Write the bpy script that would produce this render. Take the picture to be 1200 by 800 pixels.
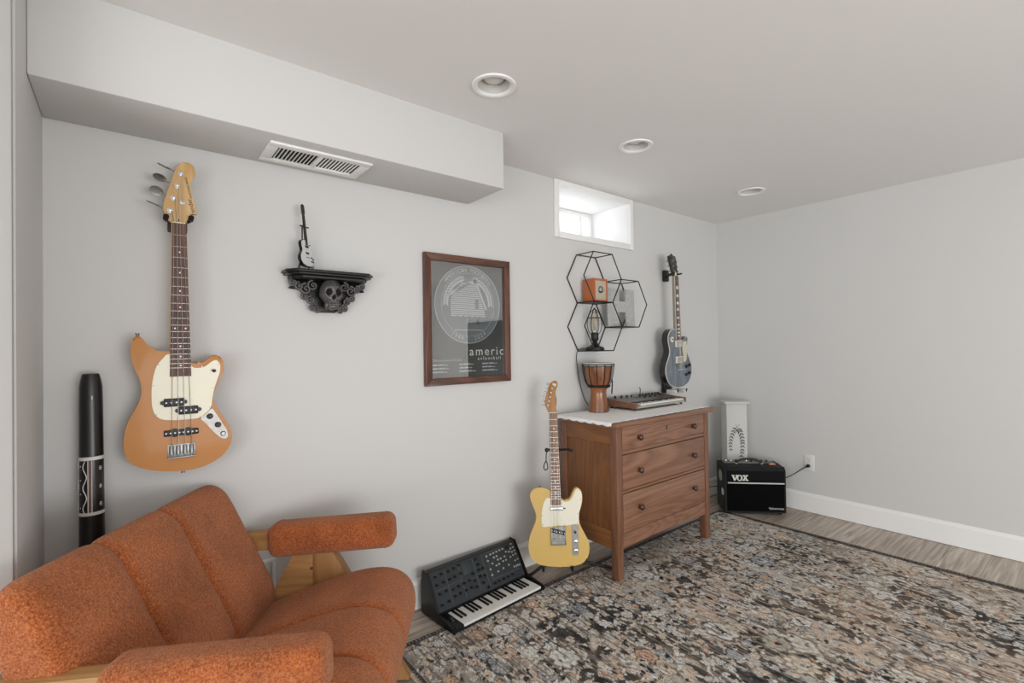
import bpy, bmesh, math, random
import numpy as np
from mathutils import Vector, Matrix
random.seed(7)
for o in list(bpy.data.objects):
    bpy.data.objects.remove(o)
SC = bpy.context.scene
COL = SC.collection
R = math.radians
PI = math.pi

# ------------------------------------------------------------------ camera
D = 2.15                     # distance camera -> back wall
EYE = 1.2666                 # camera height
CEIL = 2.293
XR = 3.982                   # right wall
XL = -0.209                  # left wall
cam_d = bpy.data.cameras.new('camera')
cam = bpy.data.objects.new('camera', cam_d)
COL.objects.link(cam)
cam_d.sensor_fit = 'HORIZONTAL'
cam_d.sensor_width = 36.0
cam_d.lens = 567.187 / 1200 * 36.0
cam_d.clip_start = 0.02
_y, _p, _r = R(38.539), R(0.5875), R(0.8312)
F0 = Vector((math.sin(_y), math.cos(_y), 0)); R0 = Vector((math.cos(_y), -math.sin(_y), 0)); U0 = Vector((0, 0, 1))
Fv = F0 * math.cos(_p) + U0 * math.sin(_p)
U2 = -F0 * math.sin(_p) + U0 * math.cos(_p)
Rv = R0 * math.cos(_r) - U2 * math.sin(_r)
Uv = R0 * math.sin(_r) + U2 * math.cos(_r)
mw = Matrix((Rv, Uv, -Fv)).transposed().to_4x4()
mw.translation = Vector((0, 0, EYE))
cam.matrix_world = mw
SC.camera = cam

# ------------------------------------------------------------------ light
SC.view_settings.view_transform = 'Standard'
SC.view_settings.look = 'None'
SC.view_settings.gamma = 1.0
SC.view_settings.use_curve_mapping = False
SC.view_settings.exposure = 0.17
world = bpy.data.worlds.new('daylight'); SC.world = world
world.use_nodes = True
bg = world.node_tree.nodes['Background']
bg.inputs['Color'].default_value = (0.93, 0.97, 1.0, 1)
bg.inputs['Strength'].default_value = 1.5

def area(name, loc, target, sx, sy, power, col=(1, 1, 1)):
    l = bpy.data.lights.new(name, 'AREA'); l.shape = 'RECTANGLE'
    l.size = sx; l.size_y = sy; l.energy = power; l.color = col
    o = bpy.data.objects.new(name, l); COL.objects.link(o)
    o.location = loc
    o.rotation_euler = (Vector(target) - Vector(loc)).to_track_quat('-Z', 'Y').to_euler()
    return o
area('left_upward_fill', (-2.9, -1.0, 0.7), (0.6, 0.3, 2.0), 2.8, 1.4, 42, (0.97, 0.985, 1.0))  # added fill at the unseen left side, aimed up to brighten the ceiling
area('rear_upward_fill', (1.5, -3.0, 0.7), (2.0, -0.2, 2.1), 2.8, 1.2, 74, (0.97, 0.985, 1.0))  # added low fill lamp behind the camera, tilted up at the ceiling
area('basement_window_daylight', (2.42, 2.60, 2.13), (2.42, 1.0, 2.0), 0.95, 0.42, 2.8, (0.97, 0.985, 1.0))

# ------------------------------------------------------------------ materials
def lin(c):
    if isinstance(c, str):
        c = tuple(int(c[i:i + 2], 16) for i in (0, 2, 4))
    f = lambda v: (v / 12.92 if v <= 0.04045 else ((v + 0.055) / 1.055) ** 2.4)
    return tuple(f(v / 255.0) for v in c) + (1.0,)

class NT:
    def __init__(s, name):
        s.m = bpy.data.materials.new(name); s.m.use_nodes = True
        s.t = s.m.node_tree; s.n = s.t.nodes; s.b = s.n['Principled BSDF']
    def node(s, typ, **kw):
        n = s.n.new(typ)
        for k, v in kw.items():
            if k in n.inputs: n.inputs[k].default_value = v
            else: setattr(n, k, v)
        return n
    def link(s, a, b): s.t.links.new(a, b)
    def coord(s, scale=(1, 1, 1), rot=(0, 0, 0), kind='Object'):
        c = s.node('ShaderNodeTexCoord'); m = s.node('ShaderNodeMapping')
        m.inputs['Scale'].default_value = scale; m.inputs['Rotation'].default_value = rot
        s.link(c.outputs[kind], m.inputs['Vector']); return m.outputs[0]
    def ramp(s, fac, stops):
        r = s.node('ShaderNodeValToRGB'); e = r.color_ramp.elements
        while len(e) < len(stops): e.new(0.5)
        for k, (p, c) in enumerate(stops):
            e[k].position = p; e[k].color = lin(c)
        s.link(fac, r.inputs[0]); return r.outputs[0]
    def bump(s, h, strength=0.2, dist=0.002):
        b = s.node('ShaderNodeBump'); b.inputs['Strength'].default_value = strength
        b.inputs['Distance'].default_value = dist
        s.link(h, b.inputs['Height']); s.link(b.outputs[0], s.b.inputs['Normal'])

MATS = {}
def M(name, color, rough=0.5, metal=0.0, coat=0.0, spec=0.5, var=0.06, vscale=30):
    """plain coated / moulded surface with slight procedural colour variation"""
    if name in MATS: return MATS[name]
    t = NT(name)
    v = t.coord((vscale,) * 3)
    nz = t.node('ShaderNodeTexNoise', Scale=1.0, Detail=3.0); t.link(v, nz.inputs['Vector'])
    c = lin(color)
    lo = tuple(max(0, x * (1 - var)) for x in c[:3]) + (1,); hi = tuple(min(1, x * (1 + var)) for x in c[:3]) + (1,)
    mx = t.node('ShaderNodeMix'); mx.data_type = 'RGBA'
    mx.inputs[6].default_value = lo; mx.inputs[7].default_value = hi
    t.link(nz.outputs[0], mx.inputs[0]); t.link(mx.outputs[2], t.b.inputs['Base Color'])
    t.b.inputs['Roughness'].default_value = rough; t.b.inputs['Metallic'].default_value = metal
    t.b.inputs['Coat Weight'].default_value = coat; t.b.inputs['Coat Roughness'].default_value = 0.08
    t.b.inputs['Specular IOR Level'].default_value = spec
    MATS[name] = t.m
    return t.m

def wood(name, dark, light, axis='z', ring=7.0, fine=60.0, rough=0.45, coat=0.0, contrast=0.5, bands=9.0):
    if name in MATS: return MATS[name]
    t = NT(name)
    sc = {'x': (0.12, 1, 1), 'y': (1, 0.12, 1), 'z': (1, 1, 0.12)}[axis]
    v = t.coord(sc)
    n1 = t.node('ShaderNodeTexNoise', Scale=ring, Detail=4.0, Distortion=1.3); t.link(v, n1.inputs['Vector'])
    w = t.node('ShaderNodeMath', operation='MULTIPLY'); w.inputs[1].default_value = bands; t.link(n1.outputs[0], w.inputs[0])
    fr = t.node('ShaderNodeMath', operation='PINGPONG'); fr.inputs[1].default_value = 1.0; t.link(w.outputs[0], fr.inputs[0])
    sc2 = {'x': (0.03, 1, 1), 'y': (1, 0.03, 1), 'z': (1, 1, 0.03)}[axis]
    v2 = t.coord(sc2)
    n2 = t.node('ShaderNodeTexNoise', Scale=fine * 4, Detail=3.0); t.link(v2, n2.inputs['Vector'])
    mxm = t.node('ShaderNodeMath', operation='MULTIPLY_ADD'); mxm.inputs[1].default_value = contrast
    t.link(fr.outputs[0], mxm.inputs[0])
    sub = t.node('ShaderNodeMath', operation='MULTIPLY'); sub.inputs[1].default_value = 1 - contrast; t.link(n2.outputs[0], sub.inputs[0])
    t.link(sub.outputs[0], mxm.inputs[2])
    c = t.ramp(mxm.outputs[0], [(0.12, dark), (0.85, light)])
    t.link(c, t.b.inputs['Base Color'])
    t.b.inputs['Roughness'].default_value = rough
    t.b.inputs['Coat Weight'].default_value = coat; t.b.inputs['Coat Roughness'].default_value = 0.1
    t.bump(n2.outputs[0], 0.12, 0.001)
    MATS[name] = t.m
    return t.m

def boucle(name):
    t = NT(name)
    v = t.coord((1, 1, 1))
    n1 = t.node('ShaderNodeTexNoise', Scale=190.0, Detail=4.0, Roughness=0.75); t.link(v, n1.inputs['Vector'])
    vo = t.node('ShaderNodeTexVoronoi', Scale=300.0); t.link(v, vo.inputs['Vector'])
    n3 = t.node('ShaderNodeTexNoise', Scale=9.0, Detail=3.0); t.link(v, n3.inputs['Vector'])
    c = t.ramp(n1.outputs[0], [(0.32, '783616'), (0.5, 'b45f31'), (0.68, 'd08857')])
    c3 = t.ramp(n3.outputs[0], [(0.3, 'dcdcdc'), (0.7, 'ffffff')])
    mx = t.node('ShaderNodeMix'); mx.data_type = 'RGBA'; mx.blend_type = 'MULTIPLY'; mx.inputs[0].default_value = 1.0
    t.link(c, mx.inputs[6]); t.link(c3, mx.inputs[7]); t.link(mx.outputs[2], t.b.inputs['Base Color'])
    ad = t.node('ShaderNodeMath', operation='ADD'); t.link(n1.outputs[0], ad.inputs[0]); t.link(vo.outputs['Distance'], ad.inputs[1])
    t.bump(ad.outputs[0], 0.75, 0.004)
    t.b.inputs['Roughness'].default_value = 0.95
    t.b.inputs['Sheen Weight'].default_value = 0.35; t.b.inputs['Sheen Roughness'].default_value = 0.5
    t.b.inputs['Sheen Tint'].default_value = (1, 0.75, 0.55, 1)
    t.b.inputs['Specular IOR Level'].default_value = 0.15
    MATS[name] = t.m; return t.m

def paint(name, col, bump=0.05, rough=0.85):
    t = NT(name); v = t.coord((1, 1, 1))
    n = t.node('ShaderNodeTexNoise', Scale=220.0, Detail=3.0); t.link(v, n.inputs['Vector'])
    n2 = t.node('ShaderNodeTexNoise', Scale=1.3, Detail=2.0); t.link(v, n2.inputs['Vector'])
    c = lin(col)
    mx = t.node('ShaderNodeMix'); mx.data_type = 'RGBA'
    mx.inputs[6].default_value = tuple(x * 0.985 for x in c[:3]) + (1,); mx.inputs[7].default_value = c
    t.link(n2.outputs[0], mx.inputs[0]); t.link(mx.outputs[2], t.b.inputs['Base Color'])
    t.b.inputs['Roughness'].default_value = rough; t.b.inputs['Specular IOR Level'].default_value = 0.25
    t.bump(n.outputs[0], bump, 0.0006)
    MATS[name] = t.m; return t.m

WALL = paint('wall_paint', 'd3d2d0')
WALLR = WALL
CEILM = paint('ceiling_paint', 'e6e4e2')
TRIM = M('white_trim_paint', 'efeeec', 0.4, var=0.01)
WHITEP = M('white_plastic', 'dfdedb', 0.4, var=0.01)
BLACK = M('black_plastic', '141414', 0.45)
BLACKM = M('black_metal', '101010', 0.4, 0.0)
TOLEX = M('black_vinyl_covering', '1b1c1e', 0.6, spec=0.25, var=0.3, vscale=700)
CHROME = M('chrome', 'c8c8c8', 0.22, 1.0)
PLATE = M('dull_plate_metal', '87847f', 0.36, 1.0, var=0.3, vscale=60)
NICKEL = M('brushed_nickel', '9a9a98', 0.38, 1.0)
LACQ = 0.15
CREAM = M('cream_plastic', 'e6dcbf', 0.35, coat=0.3, var=0.02)
IVORY = M('ivory_keys', 'e2e0db', 0.35, var=0.01)
FABRIC = boucle('orange_boucle')
OAK = wood('oiled_oak', '94693e', 'b98d58', 'x', 9, 60, 0.5)
OAKZ = wood('oiled_oak_upright', '8a6038', 'b08450', 'z', 9, 60, 0.5)
MAPLE = wood('maple', 'bd925a', 'd9b37c', 'z', 8, 60, 0.4, 0.2)
MAPLED = wood('roasted_maple', '8a5c30', 'ab7a44', 'z', 8, 60, 0.4, 0.2)
ROSE = wood('rosewood', '3a2119', '6b4232', 'z', 12, 70, 0.5)
TOPW = wood('dresser_top_wood', '704c37', '94694f', 'x', 5, 60, 0.4, 0.2, 0.35, 24)
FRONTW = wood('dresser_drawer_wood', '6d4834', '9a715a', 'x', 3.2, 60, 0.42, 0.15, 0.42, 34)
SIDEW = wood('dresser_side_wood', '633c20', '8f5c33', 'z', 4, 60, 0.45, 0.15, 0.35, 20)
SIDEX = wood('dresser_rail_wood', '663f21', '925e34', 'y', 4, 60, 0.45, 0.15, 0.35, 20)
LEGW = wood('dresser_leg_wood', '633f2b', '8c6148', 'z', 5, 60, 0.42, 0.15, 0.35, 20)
FRAMEW = wood('walnut_frame', '3f241a', '6e4432', 'z', 14, 60, 0.4, 0.2)
FRAMEX = wood('walnut_frame_cross', '3f241a', '6e4432', 'x', 14, 60, 0.4, 0.2)

# ------------------------------------------------------------------ mesh builder
class MB:
    def __init__(s): s.bm = bmesh.new()
    def _bev(s, geom_faces, b, seg):
        es = set()
        for f in geom_faces:
            for e in f.edges:
                if len(e.link_faces) == 2 and e.calc_face_angle(0) > R(50): es.add(e)
        if es: bmesh.ops.bevel(s.bm, geom=list(es), offset=b, segments=seg, affect='EDGES', clamp_overlap=True, profile=0.5)
    def box(s, c, size, bev=0.0, seg=2, rot=None):
        m = Matrix.Translation(Vector(c))
        if rot is not None: m = m @ (rot.to_4x4() if isinstance(rot, Matrix) else Matrix.Rotation(rot[0], 4, rot[1]))
        m = m @ Matrix.Diagonal(Vector((size[0], size[1], size[2], 1)))
        r = bmesh.ops.create_cube(s.bm, size=1.0, matrix=m)
        fs = list({f for v in r['verts'] for f in v.link_faces})
        if bev: s._bev(fs, bev, seg)
        return s
    def b2(s, lo, hi, bev=0.0, seg=2):
        return s.box([(a + b) / 2 for a, b in zip(lo, hi)], [abs(b - a) for a, b in zip(lo, hi)], bev, seg)
    def cyl(s, p0, p1, r0, r1=None, seg=20, bev=0.0):
        if r1 is None: r1 = r0
        p0, p1 = Vector(p0), Vector(p1); d = p1 - p0
        m = Matrix.Translation((p0 + p1) / 2) @ d.to_track_quat('Z', 'Y').to_matrix().to_4x4()
        r = bmesh.ops.create_cone(s.bm, cap_ends=True, segments=seg, radius1=r0, radius2=r1, depth=d.length, matrix=m)
        if bev: s._bev([f for f in {f for v in r['verts'] for f in v.link_faces} if len(f.verts) > 4], bev, 2)
        return s
    def sph(s, c, r, sc=(1, 1, 1), seg=16, rot=None):
        m = Matrix.Translation(Vector(c))
        if rot is not None: m = m @ rot.to_4x4()
        m = m @ Matrix.Diagonal(Vector((sc[0], sc[1], sc[2], 1)))
        bmesh.ops.create_uvsphere(s.bm, u_segments=seg, v_segments=max(6, seg * 2 // 3), radius=r, matrix=m); return s
    def tube(s, pts, r, seg=8, closed=False, radii=None):
        pts = [Vector(p) for p in pts]; n = len(pts); rings = []
        up = Vector((0, 0, 1)); prev = None
        for i, p in enumerate(pts):
            a = pts[(i - 1) % n] if (closed or i > 0) else p
            b = pts[(i + 1) % n] if (closed or i < n - 1) else p
            t = (b - a); t = t.normalized() if t.length > 1e-9 else Vector((0, 0, 1))
            if prev is None:
                x = t.cross(up)
                if x.length < 1e-3: x = t.cross(Vector((1, 0, 0)))
            else:
                x = prev - t * prev.dot(t)
                if x.length < 1e-6: x = t.cross(up)
            x.normalize(); prev = x; y = t.cross(x)
            rr = radii[i] if radii else r
            rings.append([s.bm.verts.new(p + (x * math.cos(2 * PI * k / seg) + y * math.sin(2 * PI * k / seg)) * rr) for k in range(seg)])
        m = n if closed else n - 1
        for i in range(m):
            A, B = rings[i], rings[(i + 1) % n]
            for k in range(seg):
                s.bm.faces.new((A[k], A[(k + 1) % seg], B[(k + 1) % seg], B[k]))
        if not closed:
            s.bm.faces.new(rings[0][::-1]); s.bm.faces.new(rings[-1])
        return s
    def lathe(s, prof, c=(0, 0, 0), seg=32, M4=None):
        """prof: (radius, height) pairs around the local z axis"""
        rings = []
        for (r, z) in prof:
            if r < 1e-6: rings.append([s.bm.verts.new(Vector((c[0], c[1], c[2] + z)))])
            else: rings.append([s.bm.verts.new(Vector((c[0] + r * math.cos(2 * PI * k / seg), c[1] + r * math.sin(2 * PI * k / seg), c[2] + z))) for k in range(seg)])
        vs = [v for q in rings for v in q]
        for A, B in zip(rings, rings[1:]):
            for k in range(seg):
                k2 = (k + 1) % seg
                if len(A) == 1 and len(B) == 1: continue
                if len(A) == 1: s.bm.faces.new((A[0], B[k2], B[k]))
                elif len(B) == 1: s.bm.faces.new((A[k], A[k2], B[0]))
                else: s.bm.faces.new((A[k], A[k2], B[k2], B[k]))
        if M4 is not None: bmesh.ops.transform(s.bm, matrix=M4, verts=vs)
        return s
    def prism(s, pts, y0, y1, bev=0.0, seg=3, M4=None):
        """outline in (x, z), extruded from y0 (front) to y1 (back)"""
        a = [s.bm.verts.new((p[0], y0, p[1])) for p in pts]; b = [s.bm.verts.new((p[0], y1, p[1])) for p in pts]
        n = len(pts)
        f0 = s.bm.faces.new(a); f1 = s.bm.faces.new(b[::-1])
        for k in range(n): s.bm.faces.new((a[k], b[k], b[(k + 1) % n], a[(k + 1) % n]))
        vs = a + b
        if bev:
            es = list(f0.edges) + list(f1.edges)
            r = bmesh.ops.bevel(s.bm, geom=es, offset=bev, segments=seg, affect='EDGES', clamp_overlap=True, profile=0.5)
            vs = list({v for f in r['faces'] for v in f.verts} | {v for v in vs if v.is_valid})
        if M4 is not None: bmesh.ops.transform(s.bm, matrix=M4, verts=[v for v in vs if v.is_valid])
        return s
    def loft(s, rings, cap=True):
        R_ = [[s.bm.verts.new(Vector(p)) for p in ring] for ring in rings]
        n = len(R_[0])
        for A, B in zip(R_, R_[1:]):
            for k in range(n): s.bm.faces.new((A[k], A[(k + 1) % n], B[(k + 1) % n], B[k]))
        if cap: s.bm.faces.new(R_[0][::-1]); s.bm.faces.new(R_[-1])
        return s
    def xf(s, m): bmesh.ops.transform(s.bm, matrix=m, verts=s.bm.verts[:]); return s
    def build(s, name, mat, parent=None, smooth=40, loc=None, rot=None, sub=0):
        bmesh.ops.recalc_face_normals(s.bm, faces=s.bm.faces[:])
        me = bpy.data.meshes.new(name); s.bm.to_mesh(me); s.bm.free()
        me.materials.append(mat)
        return link(name, me, parent, smooth, loc, rot, sub)

def link(name, me, parent=None, smooth=40, loc=None, rot=None, sub=0):
    if smooth and len(me.polygons):
        me.polygons.foreach_set('use_smooth', [True] * len(me.polygons))
        if smooth < 179: me.set_sharp_from_angle(angle=R(smooth))
    o = bpy.data.objects.new(name, me); COL.objects.link(o)
    if parent: o.parent = parent
    if loc is not None: o.location = loc
    if rot is not None: o.rotation_euler = rot
    if sub:
        md = o.modifiers.new('subdivision', 'SUBSURF'); md.levels = sub; md.render_levels = sub
    return o

def dup(o, parent, loc=None, rot=None):
    c = o.copy(); COL.objects.link(c); c.parent = parent
    if loc is not None: c.location = loc
    if rot is not None: c.rotation_euler = rot
    return c

def thing(name, label, cat, loc=(0, 0, 0), rot=(0, 0, 0), group=None):
    o = bpy.data.objects.new(name, None); COL.objects.link(o)
    o.location = loc; o.rotation_euler = rot; o.empty_display_size = 0.05
    o['label'] = label; o['category'] = cat
    if group: o['group'] = group
    return o
def tag(o, label, cat, group=None):
    o['label'] = label; o['category'] = cat
    if group: o['group'] = group
    return o
def struct(o): o['kind'] = 'structure'; return o

def smooth_closed(pts, n=6, sc=0.001, dx=0.0, dz=0.0):
    """Catmull-Rom through a closed outline; pts in mm unless sc says otherwise"""
    P = [Vector((p[0] * sc + dx, p[1] * sc + dz)) for p in pts]; N = len(P); out = []
    for i in range(N):
        p0, p1, p2, p3 = P[i - 1], P[i], P[(i + 1) % N], P[(i + 2) % N]
        for k in range(n):
            t = k / n
            out.append(0.5 * ((2 * p1) + (p2 - p0) * t + (2 * p0 - 5 * p1 + 4 * p2 - p3) * t * t + (3 * p1 - p0 - 3 * p2 + p3) * t ** 3))
    return [(v.x, v.y) for v in out]
def smooth_open(pts, n=8):
    P = [Vector(p) for p in pts]; Q = [P[0] * 2 - P[1]] + P + [P[-1] * 2 - P[-2]]; out = []
    for i in range(1, len(Q) - 2):
        p0, p1, p2, p3 = Q[i - 1], Q[i], Q[i + 1], Q[i + 2]
        for k in range(n):
            t = k / n
            out.append(0.5 * ((2 * p1) + (p2 - p0) * t + (2 * p0 - 5 * p1 + 4 * p2 - p3) * t * t + (3 * p1 - p0 - 3 * p2 + p3) * t ** 3))
    out.append(P[-1]); return out

def text_mesh(body, size, extrude=0.0006, spacing=1.0, align='CENTER'):
    cu = bpy.data.curves.new('lettering', 'FONT'); cu.body = body; cu.size = size; cu.extrude = extrude
    cu.align_x = align; cu.align_y = 'CENTER'; cu.space_character = spacing; cu.resolution_u = 3
    o = bpy.data.objects.new('lettering', cu); COL.objects.link(o)
    dg = bpy.context.evaluated_depsgraph_get()
    me = bpy.data.meshes.new_from_object(o.evaluated_get(dg))
    bpy.data.objects.remove(o); bpy.data.curves.remove(cu)
    return me
def add_text(mb, body, size, m4, extrude=0.0006, spacing=1.0, align='CENTER'):
    me = text_mesh(body, size, extrude, spacing, align); me.transform(m4); mb.bm.from_mesh(me); bpy.data.meshes.remove(me)
def front(x, y, z, rot=0.0):
    """matrix that puts text (drawn in xy, facing +z) on a plane facing -y"""
    return Matrix.Translation((x, y, z)) @ Matrix.Rotation(PI / 2, 4, 'X') @ Matrix.Rotation(rot, 4, 'Z')

# ================================================================== the setting
def floor_material():
    t = NT('grey_oak_planks')
    c = t.node('ShaderNodeTexCoord')
    br = t.node('ShaderNodeTexBrick')
    br.offset = 0.37; br.squash = 1.0
    br.inputs['Color1'].default_value = lin('dfd3c7'); br.inputs['Color2'].default_value = lin('c0b3a6'); br.inputs['Mortar'].default_value = lin('6b625a')
    br.inputs['Scale'].default_value = 1.0; br.inputs['Mortar Size'].default_value = 0.0012; br.inputs['Bias'].default_value = 0.0
    br.inputs['Brick Width'].default_value = 1.22; br.inputs['Row Height'].default_value = 0.182
    mp = t.node('ShaderNodeMapping'); mp.inputs['Location'].default_value = (0.35, 0.06, 0)
    t.link(c.outputs['Object'], mp.inputs[0]); t.link(mp.outputs[0], br.inputs['Vector'])
    v = t.coord((0.9, 14, 1))
    n = t.node('ShaderNodeTexNoise', Scale=3.2, Detail=6.0, Distortion=0.8); t.link(v, n.inputs['Vector'])
    g = t.ramp(n.outputs[0], [(0.3, 'a8a098'), (0.5, 'dcd7d0'), (0.7, 'ffffff')])
    mx = t.node('ShaderNodeMix'); mx.data_type = 'RGBA'; mx.blend_type = 'MULTIPLY'; mx.inputs[0].default_value = 0.9
    t.link(br.outputs['Color'], mx.inputs[6]); t.link(g, mx.inputs[7]); t.link(mx.outputs[2], t.b.inputs['Base Color'])
    t.b.inputs['Roughness'].default_value = 0.42
    t.bump(n.outputs[0], 0.08, 0.001)
    return t.m
FLOORM = floor_material()
X0, Y0 = -3.2, -3.2           # far left and rear limits of the basement room
struct(MB().b2((X0, Y0, -0.08), (XR + 0.1, D + 0.1, 0)).build('floor', FLOORM))

# ceiling: one slab with three round holes for the recessed cans
LIGHTS = [(1.135, 1.515), (2.064, 1.541), (3.312, 1.537)]
bm = bmesh.new()
es = []
def loop(pts):
    vs = [bm.verts.new((x, y, CEIL)) for x, y in pts]
    for a, b in zip(vs, vs[1:] + vs[:1]): es.append(bm.edges.new((a, b)))
loop([(X0, Y0), (XR, Y0), (XR, D), (X0, D)])
for (x, y) in LIGHTS: loop([(x + 0.066 * math.cos(2 * PI * k / 32), y + 0.066 * math.sin(2 * PI * k / 32)) for k in range(32)])
bmesh.ops.triangle_fill(bm, use_beauty=True, use_dissolve=False, edges=es)
me = bpy.data.meshes.new('ceiling'); 
bmesh.ops.recalc_face_normals(bm, faces=bm.faces[:]); bm.to_mesh(me); bm.free(); me.materials.append(CEILM)
struct(link('ceiling', me, smooth=0))

# window opening in the back wall
WX0, WX1, WZ0, WZ1 = 2.088, 2.778, 1.972, 2.258
b = MB()
HX0, HX1, HZ0, HZ1 = WX0 - 0.022, WX1 + 0.022, WZ0 - 0.022, WZ1 + 0.022
b.b2((X0, D, 0), (HX0, D + 0.1, CEIL)); b.b2((HX1, D, 0), (XR + 0.1, D + 0.1, CEIL))
b.b2((HX0, D, 0), (HX1, D + 0.1, HZ0)); b.b2((HX0, D, HZ1), (HX1, D + 0.1, CEIL))
struct(b.build('wall_back', WALL, smooth=0))
struct(MB().b2((XR, Y0, 0), (XR + 0.1, D + 0.1, CEIL)).build('wall_right', WALLR, smooth=0))
struct(MB().b2((XL - 0.11, 1.665, 0), (XL, D, CEIL)).build('wall_left', WALL, smooth=0))
b = MB()
b.b2((-0.4, Y0 - 0.1, 0), (-0.39, Y0, CEIL)); b.b2((2.2, Y0 - 0.1, 0), (XR, Y0, CEIL)); b.b2((-0.4, Y0 - 0.1, 2.15), (2.2, Y0, CEIL)); b.b2((-0.4, Y0 - 0.1, 0), (2.2, Y0, 0.9))
struct(b.build('wall_rear', WALL, smooth=0))
# boxed duct along the top of the back wall
SOX, SOY, SOZ = 1.427, 1.834, 2.025
b = MB(); b.b2((XL, SOY, SOZ), (SOX, D, CEIL + 0.01))
b._bev([f for f in b.bm.faces], 0.006, 2)
o = struct(b.build('soffit', WALL)); o['label'] = 'boxed-in white duct running along the top of the back wall'

def baseboard(name, lo, hi, axis):
    """board with an eased top edge; a thin dark gap shows at the floor"""
    b = MB()
    if axis == 'x':
        prof = [(0, 0.003), (0.014, 0.003), (0.014, 0.122), (0.009, 0.132), (0.007, 0.143), (0, 0.143)]
        b.prism(prof, lo, hi)
        b.xf(Matrix(((0, 1, 0, 0), (-1, 0, 0, D), (0, 0, 1, 0), (0, 0, 0, 1))))
    else:
        prof = [(0, 0.003), (-0.014, 0.003), (-0.014, 0.122), (-0.009, 0.132), (-0.007, 0.143), (0, 0.143)]
        b.prism(prof, lo, hi); b.xf(Matrix.Translation((XR, 0, 0)))
    return struct(b.build(name, TRIM, smooth=20))
baseboard('baseboard_back', XL, XR, 'x')
baseboard('baseboard_right', Y0, D - 0.014, 'y')
struct(MB().b2((XL, 1.665, 0.003), (XL + 0.012, D - 0.014, 0.14), 0.003).build('baseboard_left', TRIM))
# casing on the free end of the left wall
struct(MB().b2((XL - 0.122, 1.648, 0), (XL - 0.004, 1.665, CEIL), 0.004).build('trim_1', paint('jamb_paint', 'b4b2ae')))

# basement window: casing, deep white well, sliding sash, glass
w = MB()
cz0, cz1, cx0, cx1 = 1.934, 2.292, 2.050, 2.816
w.b2((cx0, D - 0.018, cz0), (WX0, D, cz1), 0.003); w.b2((WX1, D - 0.018, cz0), (cx1, D, cz1), 0.003)
w.b2((WX0, D - 0.018, cz0), (WX1, D, WZ0), 0.003); w.b2((WX0, D - 0.018, WZ1), (WX1, D, cz1), 0.003)
win = struct(w.build('window_1', TRIM))
wr = MB(); YB = 2.50
wr.b2((WX0 - 0.02, D + 0.0, WZ0 - 0.02), (WX1 + 0.02, YB + 0.06, WZ0)); wr.b2((WX0 - 0.02, D, WZ1), (WX1 + 0.02, YB + 0.06, WZ1 + 0.02))
wr.b2((WX0 - 0.02, D, WZ0), (WX0, YB + 0.06, WZ1)); wr.b2((WX1, D, WZ0), (WX1 + 0.02, YB + 0.06, WZ1))
SZ1 = WZ1 - 0.001
wr.build('window_well', M('bright_white_paint', 'e8e8e7', 0.6, var=0.01), win, smooth=0)
wf = MB()
def bar(lo, hi): wf.b2(lo, hi, 0.003)
bar((WX0, YB - 0.01, WZ0), (WX1, YB + 0.04, WZ0 + 0.022)); bar((WX0, YB - 0.01, SZ1 - 0.03), (WX1, YB + 0.04, SZ1))
bar((WX1 - 0.035, YB - 0.01, WZ0 + 0.022), (WX1, YB + 0.04, SZ1 - 0.03)); bar((WX0, YB - 0.01, WZ0 + 0.022), (WX0 + 0.035, YB + 0.04, SZ1 - 0.03))
bar((WX1 - 0.125, YB + 0.002, WZ0 + 0.02), (WX1 - 0.095, YB + 0.03, SZ1 - 0.03))
bar((2.415, YB + 0.002, WZ0 + 0.02), (2.445, YB + 0.03, SZ1 - 0.03))
wf.build('window_sash', TRIM, win)
gt = NT('window_glass'); gt.n.remove(gt.b)
tr = gt.node('ShaderNodeBsdfTransparent'); gl = gt.node('ShaderNodeBsdfGlossy'); gl.inputs['Roughness'].default_value = 0.02
lw = gt.node('ShaderNodeLayerWeight'); lw.inputs[0].default_value = 0.5
pw5 = gt.node('ShaderNodeMath', operation='POWER'); pw5.inputs[1].default_value = 5.0; gt.link(lw.outputs['Facing'], pw5.inputs[0])
fz = gt.node('ShaderNodeMath', operation='MULTIPLY_ADD'); fz.inputs[1].default_value = 0.9; fz.inputs[2].default_value = 0.04; gt.link(pw5.outputs[0], fz.inputs[0])
mxs = gt.node('ShaderNodeMixShader'); gt.link(fz.outputs[0], mxs.inputs[0]); gt.link(tr.outputs[0], mxs.inputs[1]); gt.link(gl.outputs[0], mxs.inputs[2])
gt.link(mxs.outputs[0], gt.n['Material Output'].inputs[0])
MB().b2((WX0 + 0.03, YB + 0.014, WZ0 + 0.02), (WX1 - 0.03, YB + 0.018, SZ1 - 0.028)).build('window_pane', gt.m, win, smooth=0)

# unseen dark slab added on the right wall for the poster glass to mirror
dr = struct(MB().b2((XR - 0.045, -1.72, 0.0), (XR - 0.002, -0.72, 1.62), 0.004).build('dark_slab', M('dark_slab_paint', '26241f', 0.5)))
struct(MB().b2((XR - 0.02, -1.79, 0), (XR - 0.001, -1.722, 1.69), 0.003).build('trim_2', TRIM))

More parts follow.
